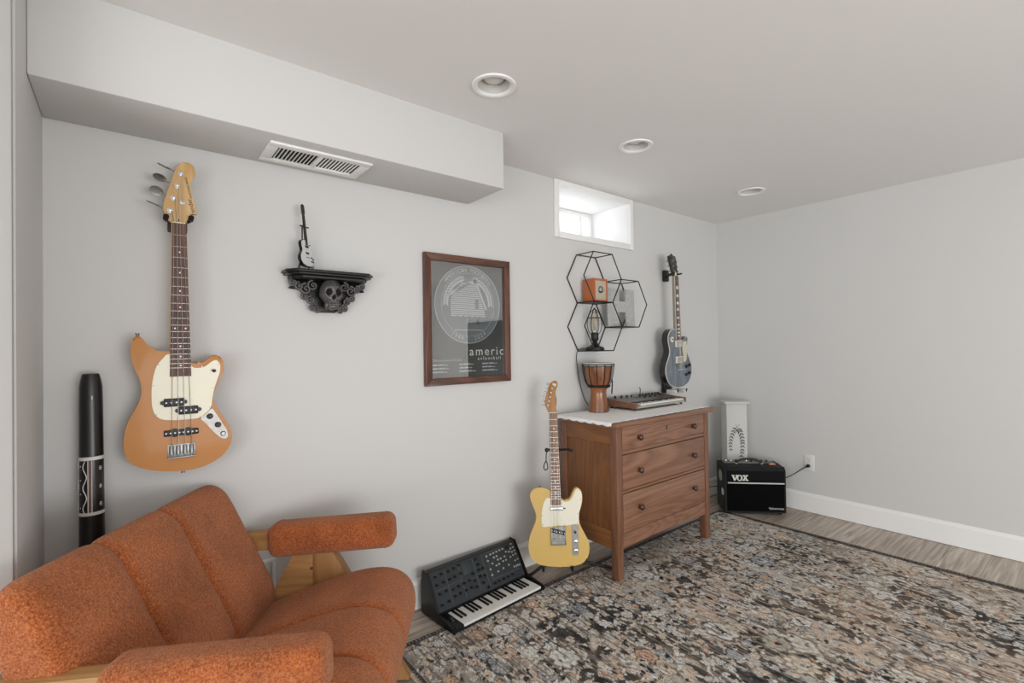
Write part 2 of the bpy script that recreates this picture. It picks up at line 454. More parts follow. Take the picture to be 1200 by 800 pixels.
# white panel low on the back wall behind the armchair
pn = thing('access_panel', 'white framed access panel low on the back wall behind the orange armchair', 'access panel', (0.28, D, 0.145))
MB().b2((-0.186, -0.008, 0), (0.186, -0.0005, 0.286), 0.002).build('panel_board', WHITEP, pn)
b = MB(); 
b.b2((-0.186, -0.014, 0.272), (0.186, -0.008, 0.286), 0.002); b.b2((-0.186, -0.014, 0), (0.186, -0.008, 0.014), 0.002)
b.b2((-0.186, -0.014, 0.014), (-0.172, -0.008, 0.272), 0.002); b.b2((0.172, -0.014, 0.014), (0.186, -0.008, 0.272), 0.002)
b.build('panel_frame', M('panel_frame_white', 'f2f2f0', 0.35, var=0.01), pn)

# recessed ceiling lights
LBL = ['recessed ceiling light nearest the corner of the white duct', 'recessed ceiling light in front of the small basement window', 'recessed ceiling light farthest back, nearest the white right wall']
BULB = M('frosted_bulb', 'e4e3df', 0.35, var=0.01)
can = None
for (x, y), lb in zip(LIGHTS, LBL):
    L = thing('ceiling_light', lb, 'ceiling light', (x, y, CEIL), group='recessed ceiling lights')
    if can is None:
        can = [MB().lathe([(0.064, 0.001), (0.067, -0.004), (0.074, -0.008), (0.086, -0.006), (0.088, -0.0005), (0.064, -0.0002)], seg=48).build('trim_ring', TRIM, L),
               MB().lathe([(0.0655, 0.0), (0.064, 0.004), (0.058, 0.03), (0.052, 0.075), (0.0, 0.078)], seg=48).build('baffle', M('baffle_white', 'c9c7c2', 0.5), L),
               MB().lathe([(0.0, 0.016), (0.025, 0.018), (0.041, 0.026), (0.047, 0.038), (0.045, 0.05), (0.03, 0.072), (0.0, 0.074)], seg=40).build('bulb', BULB, L)]
    else:
        for q in can: dup(q, L)

# air register under the duct
vt = thing('air_vent', 'white slotted air vent on the underside of the duct', 'air vent', (0.602, 1.994, SOZ))
vw, vd = 0.385, 0.2
b = MB()
b.b2((-vw / 2, -vd / 2, -0.010), (vw / 2, -vd / 2 + 0.036, -0.0003), 0.003); b.b2((-vw / 2, vd / 2 - 0.036, -0.010), (vw / 2, vd / 2, -0.0003), 0.003)
b.b2((-vw / 2, -vd / 2 + 0.034, -0.010), (-vw / 2 + 0.036, vd / 2 - 0.034, -0.0003), 0.002); b.b2((vw / 2 - 0.036, -vd / 2 + 0.034, -0.010), (vw / 2, vd / 2 - 0.034, -0.0003), 0.002)
b.b2((-0.007, -vd / 2 + 0.034, -0.010), (0.007, vd / 2 - 0.034, -0.0003), 0.001)
b.build('vent_frame', TRIM, vt)
MB().b2((-vw / 2 + 0.02, -vd / 2 + 0.02, -0.0025), (vw / 2 - 0.02, vd / 2 - 0.02, -0.0004)).build('duct_shade_sheet', M('duct_shade', '1c1b1a', 0.8), vt)  # dark-coloured sheet stands in for the shade inside the duct
sl = MB().box((0, 0, -0.006), (0.0105, vd - 0.07, 0.0014), rot=(R(-38), 'Y')).build('louver', TRIM, vt, smooth=0, loc=(-0.148, 0, 0))
for k in range(1, 11): dup(sl, vt, (-0.148 + 0.0137 * k, 0, 0))
for k in range(11): dup(sl, vt, (0.0115 + 0.0137 * k, 0, 0), (0, R(72), 0))

# wall outlet with the amplifier plug in it
ou = thing('wall_outlet', 'white double wall outlet with a black plug, right wall', 'wall outlet', (XR, 1.459, 0.368))
MB().b2((-0.006, -0.036, -0.06), (-0.0003, 0.036, 0.06), 0.003).build('cover_plate', WHITEP, ou)
for z in (0.021, -0.021):
    b = MB(); b.cyl((-0.0055, 0, z), (-0.009, 0, z), 0.0165, seg=24)
    rc = b.build('receptacle', WHITEP, ou)
    s = MB(); s.b2((-0.0095, 0.005, z + 0.001), (-0.0088, 0.0065, z + 0.009)); s.b2((-0.0095, -0.0065, z + 0.001), (-0.0088, -0.005, z + 0.009)); s.cyl((-0.0088, 0, z - 0.008), (-0.0095, 0, z - 0.008), 0.0022, seg=10)
    s.build('slot', BLACK, rc, smooth=0)

# ================================================================== rug
def fbm(rng, ny, nx, cy, cx, octs=4, gain=0.5):
    out = np.zeros((ny, nx)); a = 1.0; tot = 0
    for o in range(octs):
        gy, gx = max(2, int(cy)) + 2, max(2, int(cx)) + 2
        g = rng.random((gy, gx))
        yy = np.linspace(0, gy - 1.001, ny); xx = np.linspace(0, gx - 1.001, nx)
        yi = yy.astype(int); xi = xx.astype(int); fy = (yy - yi)[:, None]; fx = (xx - xi)[None, :]
        fy = fy * fy * (3 - 2 * fy); fx = fx * fx * (3 - 2 * fx)
        v = g[yi][:, xi] * (1 - fy) * (1 - fx) + g[yi + 1][:, xi] * fy * (1 - fx) + g[yi][:, xi + 1] * (1 - fy) * fx + g[yi + 1][:, xi + 1] * fy * fx
        out += a * v; tot += a; a *= gain; cy *= 2; cx *= 2
    return out / tot
RX0, RX1, RY0, RY1, RT = 0.845, 3.53, -0.75, 1.925, 0.007
def build_rug():
    rng = np.random.default_rng(11)
    st = 0.004
    nx, ny = int((RX1 - RX0) / st), int((RY1 - RY0) / st)
    xs = np.linspace(RX0, RX1, nx); ys = np.linspace(RY0, RY1, ny)
    X, Y = np.meshgrid(xs, ys)
    W, Hh = RX1 - RX0, RY1 - RY0
    def c(h): return np.array(lin(h)[:3])
    def mix(img, col, m): return img * (1 - m[..., None]) + col * m[..., None]
    def sstep(a, b, v): t = np.clip((v - a) / (b - a), 0, 1); return t * t * (3 - 2 * t)
    TAN, GREY, CREAMC, TERRA, DARK, BLUE, BROWN, GRN = c('c6bcae'), c('b6b3ae'), c('ece5da'), c('c6a48b'), c('2e2d30'), c('a3a8ad'), c('6b6058'), c('aeac9f')
    n1 = fbm(rng, ny, nx, Hh / 0.35, W / 0.22); n2 = fbm(rng, ny, nx, Hh / 0.12, W / 0.08)
    img = np.ones((ny, nx, 3)) * TAN
    img = mix(img, GREY, sstep(0.42, 0.60, n1))
    img = mix(img, BROWN, sstep(0.58, 0.72, n2) * 0.55)
    n3 = fbm(rng, ny, nx, Hh / 0.3, W / 0.3); img = mix(img, TERRA, sstep(0.54, 0.70, n3) * 0.45)
    # dark ground in ragged patches
    d1 = fbm(rng, ny, nx, Hh / 0.34, W / 0.26, 6, 0.68)
    dk = sstep(0.492, 0.53, d1)
    img = mix(img, DARK, dk * 0.9)
    d2 = fbm(rng, ny, nx, Hh / 0.05, W / 0.04, 3)
    img = mix(img, DARK, sstep(0.58, 0.66, d2) * 0.7)
    bord = np.minimum.reduce([X - RX0, RX1 - X, RY1 - Y])
    inb = sstep(0.27, 0.24, bord)
    img = mix(img, c('c6beb4'), inb * (1 - dk * 0.35) * 0.7)
    def window(x, y, r):
        i0, i1 = np.searchsorted(xs, [x - r, x + r]); j0, j1 = np.searchsorted(ys, [y - r, y + r])
        return slice(j0, j1), slice(i0, i1)
    def flower(x, y, r, k, pet, out, cen, rot, asp=1.0, depth=0.3):
        sl_ = window(x, y, r * 1.35)
        dx, dy = X[sl_] - x, (Y[sl_] - y) / asp
        if dx.size == 0: return
        rr = np.hypot(dx, dy) / r; th = np.arctan2(dy, dx) + rot
        edge = 1 - depth + depth * np.abs(np.cos(k * th / 2)) ** 0.7
        s = img[sl_]
        s = mix(s, out, sstep(edge * 1.22, edge * 1.12, rr) * 0.85)
        s = mix(s, pet, sstep(edge * 1.0, edge * 0.92, rr))
        s = mix(s, out, sstep(0.62, 0.55, rr) * sstep(0.42, 0.48, rr) * 0.5 + 0 * rr)
        s = mix(s, out * 0.6 + cen * 0.4, (np.abs(np.sin(k * th / 2)) > 0.97) * (rr < edge * 0.9) * (rr > 0.4) * 0.6)
        s = mix(s, cen, sstep(0.36, 0.3, rr))
        s = mix(s, out, sstep(0.16, 0.12, rr) * 0.8)
        img[sl_] = s
    def leaf(x, y, l, w, a, col, out):
        sl_ = window(x, y, l * 1.3)
        dx, dy = X[sl_] - x, Y[sl_] - y
        if dx.size == 0: return
        u = (dx * math.cos(a) + dy * math.sin(a)) / l; v = (-dx * math.sin(a) + dy * math.cos(a)) / w
        q = np.abs(v) + u * u
        img[sl_] = mix(mix(img[sl_], out, sstep(1.25, 1.1, q) * 0.8), col, sstep(0.95, 0.8, q))
    def vine(x, y, a, n, col, wd):
        ph = rng.random() * 6
        for k in range(n):
            x += 0.005 * math.cos(a); y += 0.005 * math.sin(a); a += 0.13 * math.sin(k * 0.06 + ph) * 0.9
            sl_ = window(x, y, wd * 1.6)
            if img[sl_].size: img[sl_] = mix(img[sl_], col, sstep(wd * 1.2, wd * 0.7, np.hypot(X[sl_] - x, Y[sl_] - y)) * 0.9)
    pal = [CREAMC, CREAMC, c('d6d2ca'), TAN, BLUE, c('d2bfae'), c('d8c8b6'), c('c6c2ba'), GRN, c('e2dbd0'), TERRA]
    for k in range(260): vine(rng.uniform(RX0, RX1), rng.uniform(RY0, RY1), rng.random() * 6.3, int(rng.integers(25, 80)), [CREAMC, TAN, c('c3b49c')][k % 3], 0.0042)
    for k in range(6000):
        x, y = rng.uniform(RX0 + .03, RX1 - .03), rng.uniform(RY0, RY1 - .03); leaf(x, y, rng.uniform(.009, .026), rng.uniform(.005, .013), rng.random() * 6.3, pal[rng.integers(len(pal))], [DARK, BROWN, GREY][k % 3])
    for k in range(1150):
        x, y = rng.uniform(RX0 + .04, RX1 - .04), rng.uniform(RY0, RY1 - .05)
        r = rng.choice([0.016, 0.022, 0.030, 0.042, 0.060], p=[.28, .30, .25, .12, .05])
        flower(x, y, r, int(rng.integers(5, 9)), pal[rng.integers(len(pal))], [DARK, DARK, BROWN, c('6a645e')][k % 4], pal[rng.integers(len(pal))], rng.random() * 6, rng.uniform(.8, 1.4), rng.uniform(.25, .5))
    for k in range(1500):          # small dark flecks between the blossoms
        leaf(rng.uniform(RX0 + .03, RX1 - .03), rng.uniform(RY0, RY1 - .03), rng.uniform(.008, .024), rng.uniform(.004, .010), rng.random() * 6.3, DARK, DARK)
    # edge band flowers
    for k in range(34):
        x = RX0 + 0.12 + k * 0.082 + rng.uniform(-.02, .02)
        if x > RX1 - .05: break
        y = RY1 - rng.uniform(.08, .22)
        flower(x, y, rng.uniform(.03, .05), int(rng.integers(5, 9)), [CREAMC, c('bdb6ac'), BROWN, TERRA][k % 4], [c('6a645e'), DARK][k % 2], [GREY, CREAMC, TAN][k % 3], rng.random() * 6)
    # worn pile: motifs break up along the yarns
    jj, ii = np.meshgrid(np.arange(ny), np.arange(nx), indexing='ij')
    o1 = (fbm(rng, ny, nx, Hh / 0.03, W / 0.012, 3, 0.7) - 0.5); o2 = (fbm(rng, ny, nx, Hh / 0.05, W / 0.05, 3, 0.7) - 0.5)
    jw = np.clip(jj + (o1 * 0.040 / st).astype(int), 0, ny - 1); iw = np.clip(ii + (o2 * 0.022 / st).astype(int), 0, nx - 1)
    img = img[jw, iw]
    # wear: fine ribs running with the weft
    s1 = fbm(rng, ny, nx, Hh / 0.16, W / 0.008, 2); s2 = fbm(rng, ny, nx, Hh / 0.5, W / 0.3, 3)
    wear = sstep(0.5, 0.72, s1) * sstep(0.36, 0.6, s2)
    img = mix(img, c('c3b4a2'), wear * 0.5)
    s3 = fbm(rng, ny, nx, Hh / 0.10, W / 0.007, 2); s4 = fbm(rng, ny, nx, Hh / 0.4, W / 0.35, 3)
    img = mix(img, c('3c3632'), sstep(0.60, 0.72, s3) * sstep(0.42, 0.6, s4) * 0.65)
    n5 = fbm(rng, ny, nx, Hh / 0.7, W / 0.6, 3); img = mix(img, c('c6a386'), sstep(0.5, 0.7, n5) * 0.18)
    # bound edge: dark stripe with pale ticks, thin tan selvedge
    e = bord
    tick = ((np.where(RY1 - Y < np.minimum(X - RX0, RX1 - X), X, Y) * 60) % 1 < 0.28) & (rng.random((ny, nx)) < 0.75)
    stripe = (e > np.where(RX1 - X < 0.08, 0.012, 0.005)) & (e < np.where(RX1 - X < 0.08, 0.055, 0.034)) & (X - RX0 > 0.02)
    img[stripe] = img[stripe] * 0.12 + DARK * 0.88
    img[stripe & tick & (e > 0.011) & (e < 0.026)] = c('8d8a86')
    img[e <= 0.005] = c('b3a793')
    img[(X - RX0) < 0.012] = c('cdbb9e')
    l2 = (e > 0.058) & (e < 0.064) & (((X * 22) % 1) < 0.45) & (fbm(rng, ny, nx, 40, 40, 2) > 0.45)
    img[l2] = DARK * 1.3
    img *= (0.82 + 0.34 * rng.random((ny, nx)))[..., None]
    img = np.clip(img * 1.34, 0.004, 0.85)
    # mesh: pile surface + thin edge, corner next to the amplifier curling a little
    z = np.full((ny, nx), RT)
    verts = np.stack([X, Y, z], -1).reshape(-1, 3)
    idx = np.arange(nx * ny).reshape(ny, nx)
    quads = np.stack([idx[:-1, :-1], idx[:-1, 1:], idx[1:, 1:], idx[1:, :-1]], -1).reshape(-1, 4)
    ring = np.concatenate([idx[0, :], idx[1:, -1], idx[-1, -2::-1], idx[-2:0:-1, 0]])
    base = len(verts); low = verts[ring].copy(); low[:, 2] = 0.0005
    verts = np.concatenate([verts, low]); n = len(ring); k = np.arange(n); k2 = (k + 1) % n
    quads = np.concatenate([quads, np.stack([ring[k], base + k, base + k2, ring[k2]], -1)])
    me = bpy.data.meshes.new('area_rug')
    me.vertices.add(len(verts)); me.vertices.foreach_set('co', verts.ravel().astype(np.float32))
    me.loops.add(quads.size); me.loops.foreach_set('vertex_index', quads.ravel().astype(np.int32))
    me.polygons.add(len(quads)); me.polygons.foreach_set('loop_start', np.arange(0, quads.size, 4, dtype=np.int32)); me.polygons.foreach_set('loop_total', np.full(len(quads), 4, dtype=np.int32))
    me.update(); me.validate()
    at = me.color_attributes.new('weave', 'FLOAT_COLOR', 'POINT')
    ca = np.ones((len(verts), 4)); ca[:base, :3] = img.reshape(-1, 3); ca[base:, :3] = c('5c5247')
    at.data.foreach_set('color', ca.ravel().astype(np.float32))
    t = NT('woven_rug'); a = t.node('ShaderNodeVertexColor'); a.layer_name = 'weave'
    v = t.coord((260, 55, 60)); nz = t.node('ShaderNodeTexNoise', Scale=1.0, Detail=3.0); t.link(v, nz.inputs['Vector'])
    g = t.ramp(nz.outputs[0], [(0.3, '8f8f8f'), (0.5, 'd8d8d8'), (0.7, 'ffffff')])
    mx = t.node('ShaderNodeMix'); mx.data_type = 'RGBA'; mx.blend_type = 'MULTIPLY'; mx.inputs[0].default_value = 0.6
    t.link(a.outputs[0], mx.inputs[6]); t.link(g, mx.inputs[7]); t.link(mx.outputs[2], t.b.inputs['Base Color'])
    t.b.inputs['Roughness'].default_value = 0.95; t.b.inputs['Specular IOR Level'].default_value = 0.1
    t.bump(nz.outputs[0], 0.35, 0.002)
    me.materials.append(t.m)
    o = link('area_rug', me, smooth=0)
    return tag(o, 'large worn floral rug in tan, grey and charcoal on the floor', 'rug')
build_rug()

# ================================================================== guitars
def fret_z(znut, scale, k): return znut - scale * (1 - 2 ** (-k / 12.0))
def add_fretboard(root, znut, zend, wn, we, scale, nf, mat, y0, th, dots=None, block=False, dotr=0.003, fretmat=None):
    """tapered board from nut to body with frets and inlays, front face at y0 - th"""
    b = MB(); b.prism([(-we / 2, zend), (we / 2, zend), (wn / 2, znut), (-wn / 2, znut)], y0 - th, y0, 0.0012, 1)
    fb = b.build('fretboard', mat, root)
    wat = lambda z: wn + (we - wn) * (znut - z) / (znut - zend)
    for k in range(1, nf + 1):
        z = fret_z(znut, scale, k)
        if z > zend: MB().b2((-wat(z) / 2, y0 - th - 0.0011, z - 0.0009), (wat(z) / 2, y0 - th + 0.0005, z + 0.0009)).build('fret', fretmat or NICKEL, fb, smooth=0)
    pearl = M('pearl_inlay', 'e8e4d8', 0.3)
    for k in (dots or [3, 5, 7, 9, 12, 15, 17, 19, 21]):
        if k > nf: continue
        z = (fret_z(znut, scale, k) + fret_z(znut, scale, k - 1)) / 2
        if z < zend + 0.006: continue
        if block:
            w2, h2 = wat(z) * 0.33, abs(fret_z(znut, scale, k) - fret_z(znut, scale, k - 1)) * 0.33
            MB().prism([(-w2, z - h2), (w2, z - h2), (w2 * 0.8, z + h2), (-w2 * 0.8, z + h2)], y0 - th - 0.0005, y0 - th + 0.001).build('inlay', pearl, fb, smooth=0)
        else:
            for x in ([0] if k != 12 else [-wat(z) * 0.28, wat(z) * 0.28]): MB().cyl((x, y0 - th - 0.0005, z), (x, y0 - th + 0.001, z), dotr, seg=12).build('inlay', pearl, fb, smooth=0)
    return fb
def add_strings(root, xs_n, xs_b, znut, zb, y0, y1, r):
    m = M('string_steel', 'b9b7b2', 0.3, 1.0)
    for a, bb in zip(xs_n, xs_b): MB().tube([(a, y0, znut), (bb, y1, zb)], r, 5).build('string', m, root)

# ---------------------------------------------------------------- electric bass on the wall
BASS_Y = 2.06
bs = thing('electric_bass', 'amber electric bass with cream pickguard hanging on the wall by its headstock', 'bass guitar', (0.148, BASS_Y, 1.3))
BASS_BODY = [(-30, -33), (-52, -32), (-76, -26), (-93, -8), (-106, 12), (-119, 20), (-131, 10), (-137, -18), (-136, -55), (-127, -88), (-115, -124), (-109, -161), (-114, -196), (-127, -227), (-143, -261), (-154, -299), (-157, -337), (-154, -373), (-143, -399), (-118, -421), (-78, -439), (-36, -449), (7, -454), (51, -451), (90, -440), (127, -416), (148, -387), (157, -357), (152, -324), (138, -291), (118, -258), (104, -229), (99, -205), (105, -175), (118, -141), (131, -110), (133, -82), (123, -58), (106, -49), (93, -54), (76, -69), (57, -79), (40, -77), (20, -70), (0, -55), (-15, -40)]
AMBER = M('amber_lacquer', 'b97a36', 0.38, coat=LACQ, spec=0.3, var=0.03, vscale=6)
MB().prism(smooth_closed(BASS_BODY, 4), 0, 0.038, 0.007, 4).build('body', AMBER, bs, 35)
GUARD = M('cream_pickguard', 'd9d2b6', 0.3, coat=0.3, var=0.01)
gd = [(-31, -42), (-49, -56), (-67, -83), (-76, -115), (-81, -152), (-82, -188), (-80, -224), (-71, -251), (-53, -267), (-20, -273), (20, -274), (54, -272), (74, -257), (90, -238), (95, -205), (101, -172), (112, -135), (120, -106), (119, -82), (109, -67), (93, -73), (73, -90), (47, -94), (33, -88), (20, -60)]
pg = MB().prism(smooth_closed(gd, 4), -0.0025, 0.0, 0.0008, 1).build('pickguard', GUARD, bs, 35)
for x, z in [(-62, -78), (-78, -150), (-70, -250), (-10, -270), (56, -268), (86, -236), (98, -168), (114, -84), (116, -105), (64, -90)]: MB().cyl((x / 1000, -0.0034, z / 1000), (x / 1000, -0.002, z / 1000), 0.0026, seg=8).build('screw', NICKEL, pg)
MB().prism([(-0.023, 0.425), (0.0185, 0.425), (0.031, -0.10), (-0.031, -0.10)], -0.004, 0.016, 0.004, 2).build('neck', MAPLE, bs, 35)
add_fretboard(bs, 0.4165, -0.121, 0.040, 0.0615, 0.762, 19, ROSE, -0.004, 0.005)
MB().b2((-0.0215, -0.0105, 0.416), (0.0165, -0.003, 0.420), 0.001).build('nut', CREAM, bs)
hd = [(-22, 418), (-30, 427), (-41, 442), (-46, 460), (-40, 500), (-25, 555), (-8, 612), (2, 630), (18, 640), (36, 638), (47, 622), (49, 602), (42, 586), (33, 570), (34, 545), (43, 510), (51, 478), (52, 459), (36, 454), (25, 441), (18, 419)]
MB().prism(smooth_closed(hd, 3), 0.002, 0.016, 0.003, 2).build('headstock', MAPLE, bs, 35)
fl = MB(); fl.prism([(-0.0055, 0.4205), (0.0035, 0.4205), (-0.001, 0.436)], 0.001, 0.0022); fl.build('truss_rod_opening', BLACK, bs, smooth=0)
PEGS = [(5, 595), (-6, 549), (-17, 504), (-27, 459)]; BTN = [(-44, 614), (-55, 571), (-64, 524), (-75, 478)]
for i, ((px, pz), (bx, bz)) in enumerate(zip(PEGS, BTN)):
    px, pz, bx, bz = px / 1000, pz / 1000, bx / 1000, bz / 1000
    b = MB(); b.cyl((px, 0.002, pz), (px, -0.001, pz), 0.009, seg=20); b.cyl((px, -0.001, pz), (px, -0.014, pz), 0.0052, 0.0046, seg=16, bev=0.001)
    pm = b.build('tuning_peg', CHROME, bs)
    b = MB(); b.tube([(px - 0.01, 0.010, pz + 0.004), ((bx + px) / 2 - 0.004, 0.010, (bz + pz) / 2 + 0.002), (bx + 0.01, 0.010, bz - 0.003)], 0.003, 8)
    d = Vector((bx - px, 0, bz - pz)).normalized()
    twist = [80, 25, 10, 72][i]
    mrot = Matrix.Rotation(math.atan2(d.x, d.z), 3, 'Y') @ Matrix.Rotation(R(twist), 3, 'Z')
    b.sph((bx, 0.010, bz), 0.0185, (0.92, 0.14, 1.1), 18, mrot)
    b.build('tuner_button', M('peg_steel', '8f8f8c', 0.42, 1.0), pm, 60)
MB().lathe([(0, -0.004), (0.008, -0.003), (0.008, 0.0), (0.0, 0.0)], M4=Matrix.Translation((0.009, 0.001, 0.494)) @ Matrix.Rotation(PI / 2, 4, 'X') @ Matrix.Diagonal((1, 1, -1, 1)), seg=20).build('string_tree', CHROME, bs)
lg = MB()
add_text(lg, 'Fender', 0.021, front(0.036, 0.0016, 0.482, R(103)), 0.0003); add_text(lg, 'MUSTANG BASS', 0.0105, front(0.028, 0.0016, 0.549, R(103)), 0.0003)
lg.build('lettering', M('logo_brown', '3a2416', 0.5), bs, smooth=0)
def pickup(root, x0, z0, x1, z1, y, n, name='pickup'):
    b = MB(); b.b2((x0, y - 0.009, z0), (x1, y, z1), 0.003)
    p = b.build(name, BLACK, root)
    q = MB()
    for k in range(n): x = x0 + (x1 - x0) * (k + 0.5) / n; q.cyl((x, y - 0.0095, (z0 + z1) / 2), (x, y - 0.0085, (z0 + z1) / 2), 0.0028, seg=10)
    q.build('pole_pieces', NICKEL, p); return p
for (x0, z0, x1, z1) in [(-0.049, -0.225, 0.009, -0.197), (-0.007, -0.255, 0.051, -0.227)]:
    p = pickup(bs, x0, z0, x1, z1, -0.0025, 4)
    
    for xe in (x0 - 0.003, x1 + 0.003): MB().cyl((xe, -0.009, (z0 + z1) / 2), (xe, -0.0025, (z0 + z1) / 2), 0.007, seg=14).build('pickup_ear', BLACK, p)
p = pickup(bs, -0.049, -0.3275, 0.052, -0.307, 0.0, 8)
for x in (-0.018, 0.021): MB().cyl((x, -0.0085, -0.317), (x, 0, -0.317), 0.0145, seg=20).build('pickup_ear', BLACK, p)
b = MB(); b.b2((-0.039, -0.003, -0.405), (0.043, 0, -0.357), 0.0015); b.b2((-0.039, -0.012, -0.405), (0.043, -0.002, -0.401), 0.001)
br = b.build('bridge', NICKEL, bs)
for k in range(4):
    x = -0.028 + k * 0.0197; s = MB(); s.cyl((x, -0.0075, -0.391), (x, -0.0075, -0.362), 0.0068, seg=14); s.cyl((x, -0.0075, -0.401), (x, -0.0075, -0.391), 0.002, seg=8); s.build('saddle', NICKEL, br)
pl = MB().prism(smooth_closed([(57, -274), (76, -259), (92, -241), (103, -256), (125, -296), (144, -335), (142, -356), (126, -357), (99, -328), (73, -293)], 4), -0.003, 0, 0.001, 1).build('control_plate', PLATE, bs, 35)
for (x, z) in [(0.087, -0.270), (0.112, -0.303)]:
    b = MB(); b.lathe([(0, 0.014), (0.0085, 0.013), (0.0095, 0.003), (0.0105, 0)], M4=Matrix.Translation((x, -0.003, z)) @ Matrix.Rotation(PI / 2, 4, 'X'), seg=20); b.build('knob', BLACK, pl)
b = MB(); b.lathe([(0.0, 0.003), (0.0035, 0.003), (0.0038, 0.006), (0.006, 0.006), (0.0085, 0.003), (0.009, 0)], M4=Matrix.Translation((0.128, -0.003, -0.337)) @ Matrix.Rotation(PI / 2, 4, 'X'), seg=20); b.build('jack', NICKEL, pl)
b = MB(); b.cyl((0.101, -0.0025, -0.106), (0.101, -0.008, -0.106), 0.006, seg=14); b.cyl((0.101, -0.008, -0.106), (0.094, -0.015, -0.103), 0.0025, seg=8); b.build('pickup_switch', BLACK, bs)
for (p0, p1) in [((-0.119, 0.019, 0.019), (-0.119, 0.019, 0.030)), ((0.007, 0.019, -0.453), (0.007, 0.019, -0.464))]:
    MB().cyl(p0, p1, 0.004, 0.007, 14).build('strap_button', NICKEL, bs)
add_strings(bs, [-0.0165, -0.008, 0.0005, 0.0105], [-0.028, -0.0083, 0.0114, 0.0311], 0.418, -0.375, -0.0112, -0.0155, 0.0009)
for (px, pz), xn in zip(PEGS[::-1], [-0.0165, -0.008, 0.0005, 0.0105]):
    MB().tube([(xn, -0.0112, 0.418), (px / 1000 + 0.005, -0.006, pz / 1000)], 0.0009, 5).build('string', M('string_steel', 'b9b7b2', 0.3, 1.0), bs)
hg = thing('wall_hanger', 'black padded yoke hanger holding the amber bass on the wall', 'guitar hanger', (0.148, D, 1.735))
MB().b2((-0.03, -0.012, -0.035), (0.03, -0.0005, 0.045), 0.004).build('mount_plate', BLACK, hg)
b = MB()
b.tube([(0, -0.01, 0.0), (0, -0.05, -0.004), (-0.012, -0.062, -0.008), (-0.037, -0.072, -0.008), (-0.0385, -0.098, -0.004)], 0.0055, 10)
b.tube([(0, -0.05, -0.004), (0.012, -0.062, -0.008), (0.032, -0.072, -0.003), (0.0345, -0.098, 0.001)], 0.0055, 10); b.build('yoke', BLACKM, hg)
for (x, z) in [(-0.0385, -0.004), (0.0345, 0.002)]:
    MB().cyl((x, -0.075, z), (x, -0.108, z + 0.004), 0.0085, seg=16, bev=0.003).build('foam_pad', M('foam', '0c0c0c', 0.9), hg)

# ---------------------------------------------------------------- butterscotch guitar on a floor stand
TROT = (R(-10), 0, R(-38.54))
tl = thing('electric_guitar', 'pale yellow electric guitar leaning on a floor stand beside the wooden dresser', 'electric guitar', (1.7565, 1.8485, 0.107), TROT)
TELE = [(-28, 388), (-51, 399), (-83, 405), (-111, 400), (-132, 381), (-137, 355), (-126, 318), (-111, 280), (-107, 247), (-119, 210), (-140, 165), (-150, 121), (-147, 76), (-128, 39), (-93, 17), (-40, 8), (40, 5), (108, 13), (150, 38), (168, 79), (167, 124), (149, 165), (128, 207), (119, 244), (123, 275), (135, 309), (142, 345), (139, 380), (126, 399), (110, 403), (97, 387), (80, 354), (61, 338), (38, 338), (29, 350), (10, 366)]
BUTTER = M('butter_yellow_lacquer', 'd0ab58', 0.34, coat=LACQ, var=0.03, vscale=6)
MB().prism(smooth_closed(TELE, 4), 0, 0.042, 0.005, 3).build('body', BUTTER, tl, 35)
tg = [(-30, 350), (-53, 346), (-68, 317), (-78, 270), (-77, 209), (-45, 206), (-21, 208), (10, 211), (47, 210), (82, 214), (114, 214), (119, 244), (122, 275), (133, 311), (139, 343), (137, 376), (122, 396), (110, 394), (97, 368), (80, 342), (55, 329), (30, 338)]
TW = M('white_pickguard', 'e6e0cc', 0.3, coat=0.3, var=0.01)
pg = MB().prism(smooth_closed(tg, 4), -0.0025, 0, 0.0008, 1).build('pickguard', TW, tl, 35)
for x, z in [(-60, 338), (-74, 262), (-72, 216), (40, 216), (110, 222), (117, 270), (132, 340), (120, 388), (60, 336)]: MB().cyl((x / 1000, -0.0033, z / 1000), (x / 1000, -0.002, z / 1000), 0.0026, seg=8).build('screw', NICKEL, pg)
MB().prism([(-0.021, 0.812), (0.021, 0.812), (0.028, 0.33), (-0.028, 0.33)], -0.003, 0.018, 0.005, 2).build('neck', MAPLED, tl, 35)
add_fretboard(tl, 0.802, 0.314, 0.0425, 0.0555, 0.648, 21, wood('maple_fretboard', '623f20', '8a5c33', 'z', 8, 60, 0.35, 0.3), -0.003, 0.004, dotr=0.0035, fretmat=M('fret_wire', 'd8d6d0', 0.3, 1.0))
MB().b2((-0.0215, -0.0085, 0.801), (0.0215, -0.002, 0.805), 0.001).build('nut', CREAM, tl)
th = [(-22, 803), (-30, 816), (-40, 836), (-45, 862), (-38, 893), (-27, 930), (-16, 960), (0, 976), (16, 980), (28, 970), (29, 950), (19, 930), (17, 902), (22, 876), (20, 850), (15, 826), (20, 804)]
hs = MB().prism(smooth_closed(th, 3), 0.0, 0.014, 0.002, 2).build('headstock', MAPLED, tl, 35)
for k in range(6):
    px, pz = -0.028 + k * 0.0062, 0.842 + k * 0.0235
    b = MB(); b.cyl((px, 0, pz), (px, -0.010, pz), 0.0045, 0.004, 14); pm = b.build('tuning_peg', CHROME, tl)
    b = MB(); b.cyl((px - 0.012, 0.009, pz), (px - 0.026, 0.009, pz + 0.003), 0.0022, seg=8); b.sph((px - 0.031, 0.009, pz + 0.004), 0.0075, (1.0, 0.6, 0.8), 12); b.build('tuner_button', CHROME, pm)
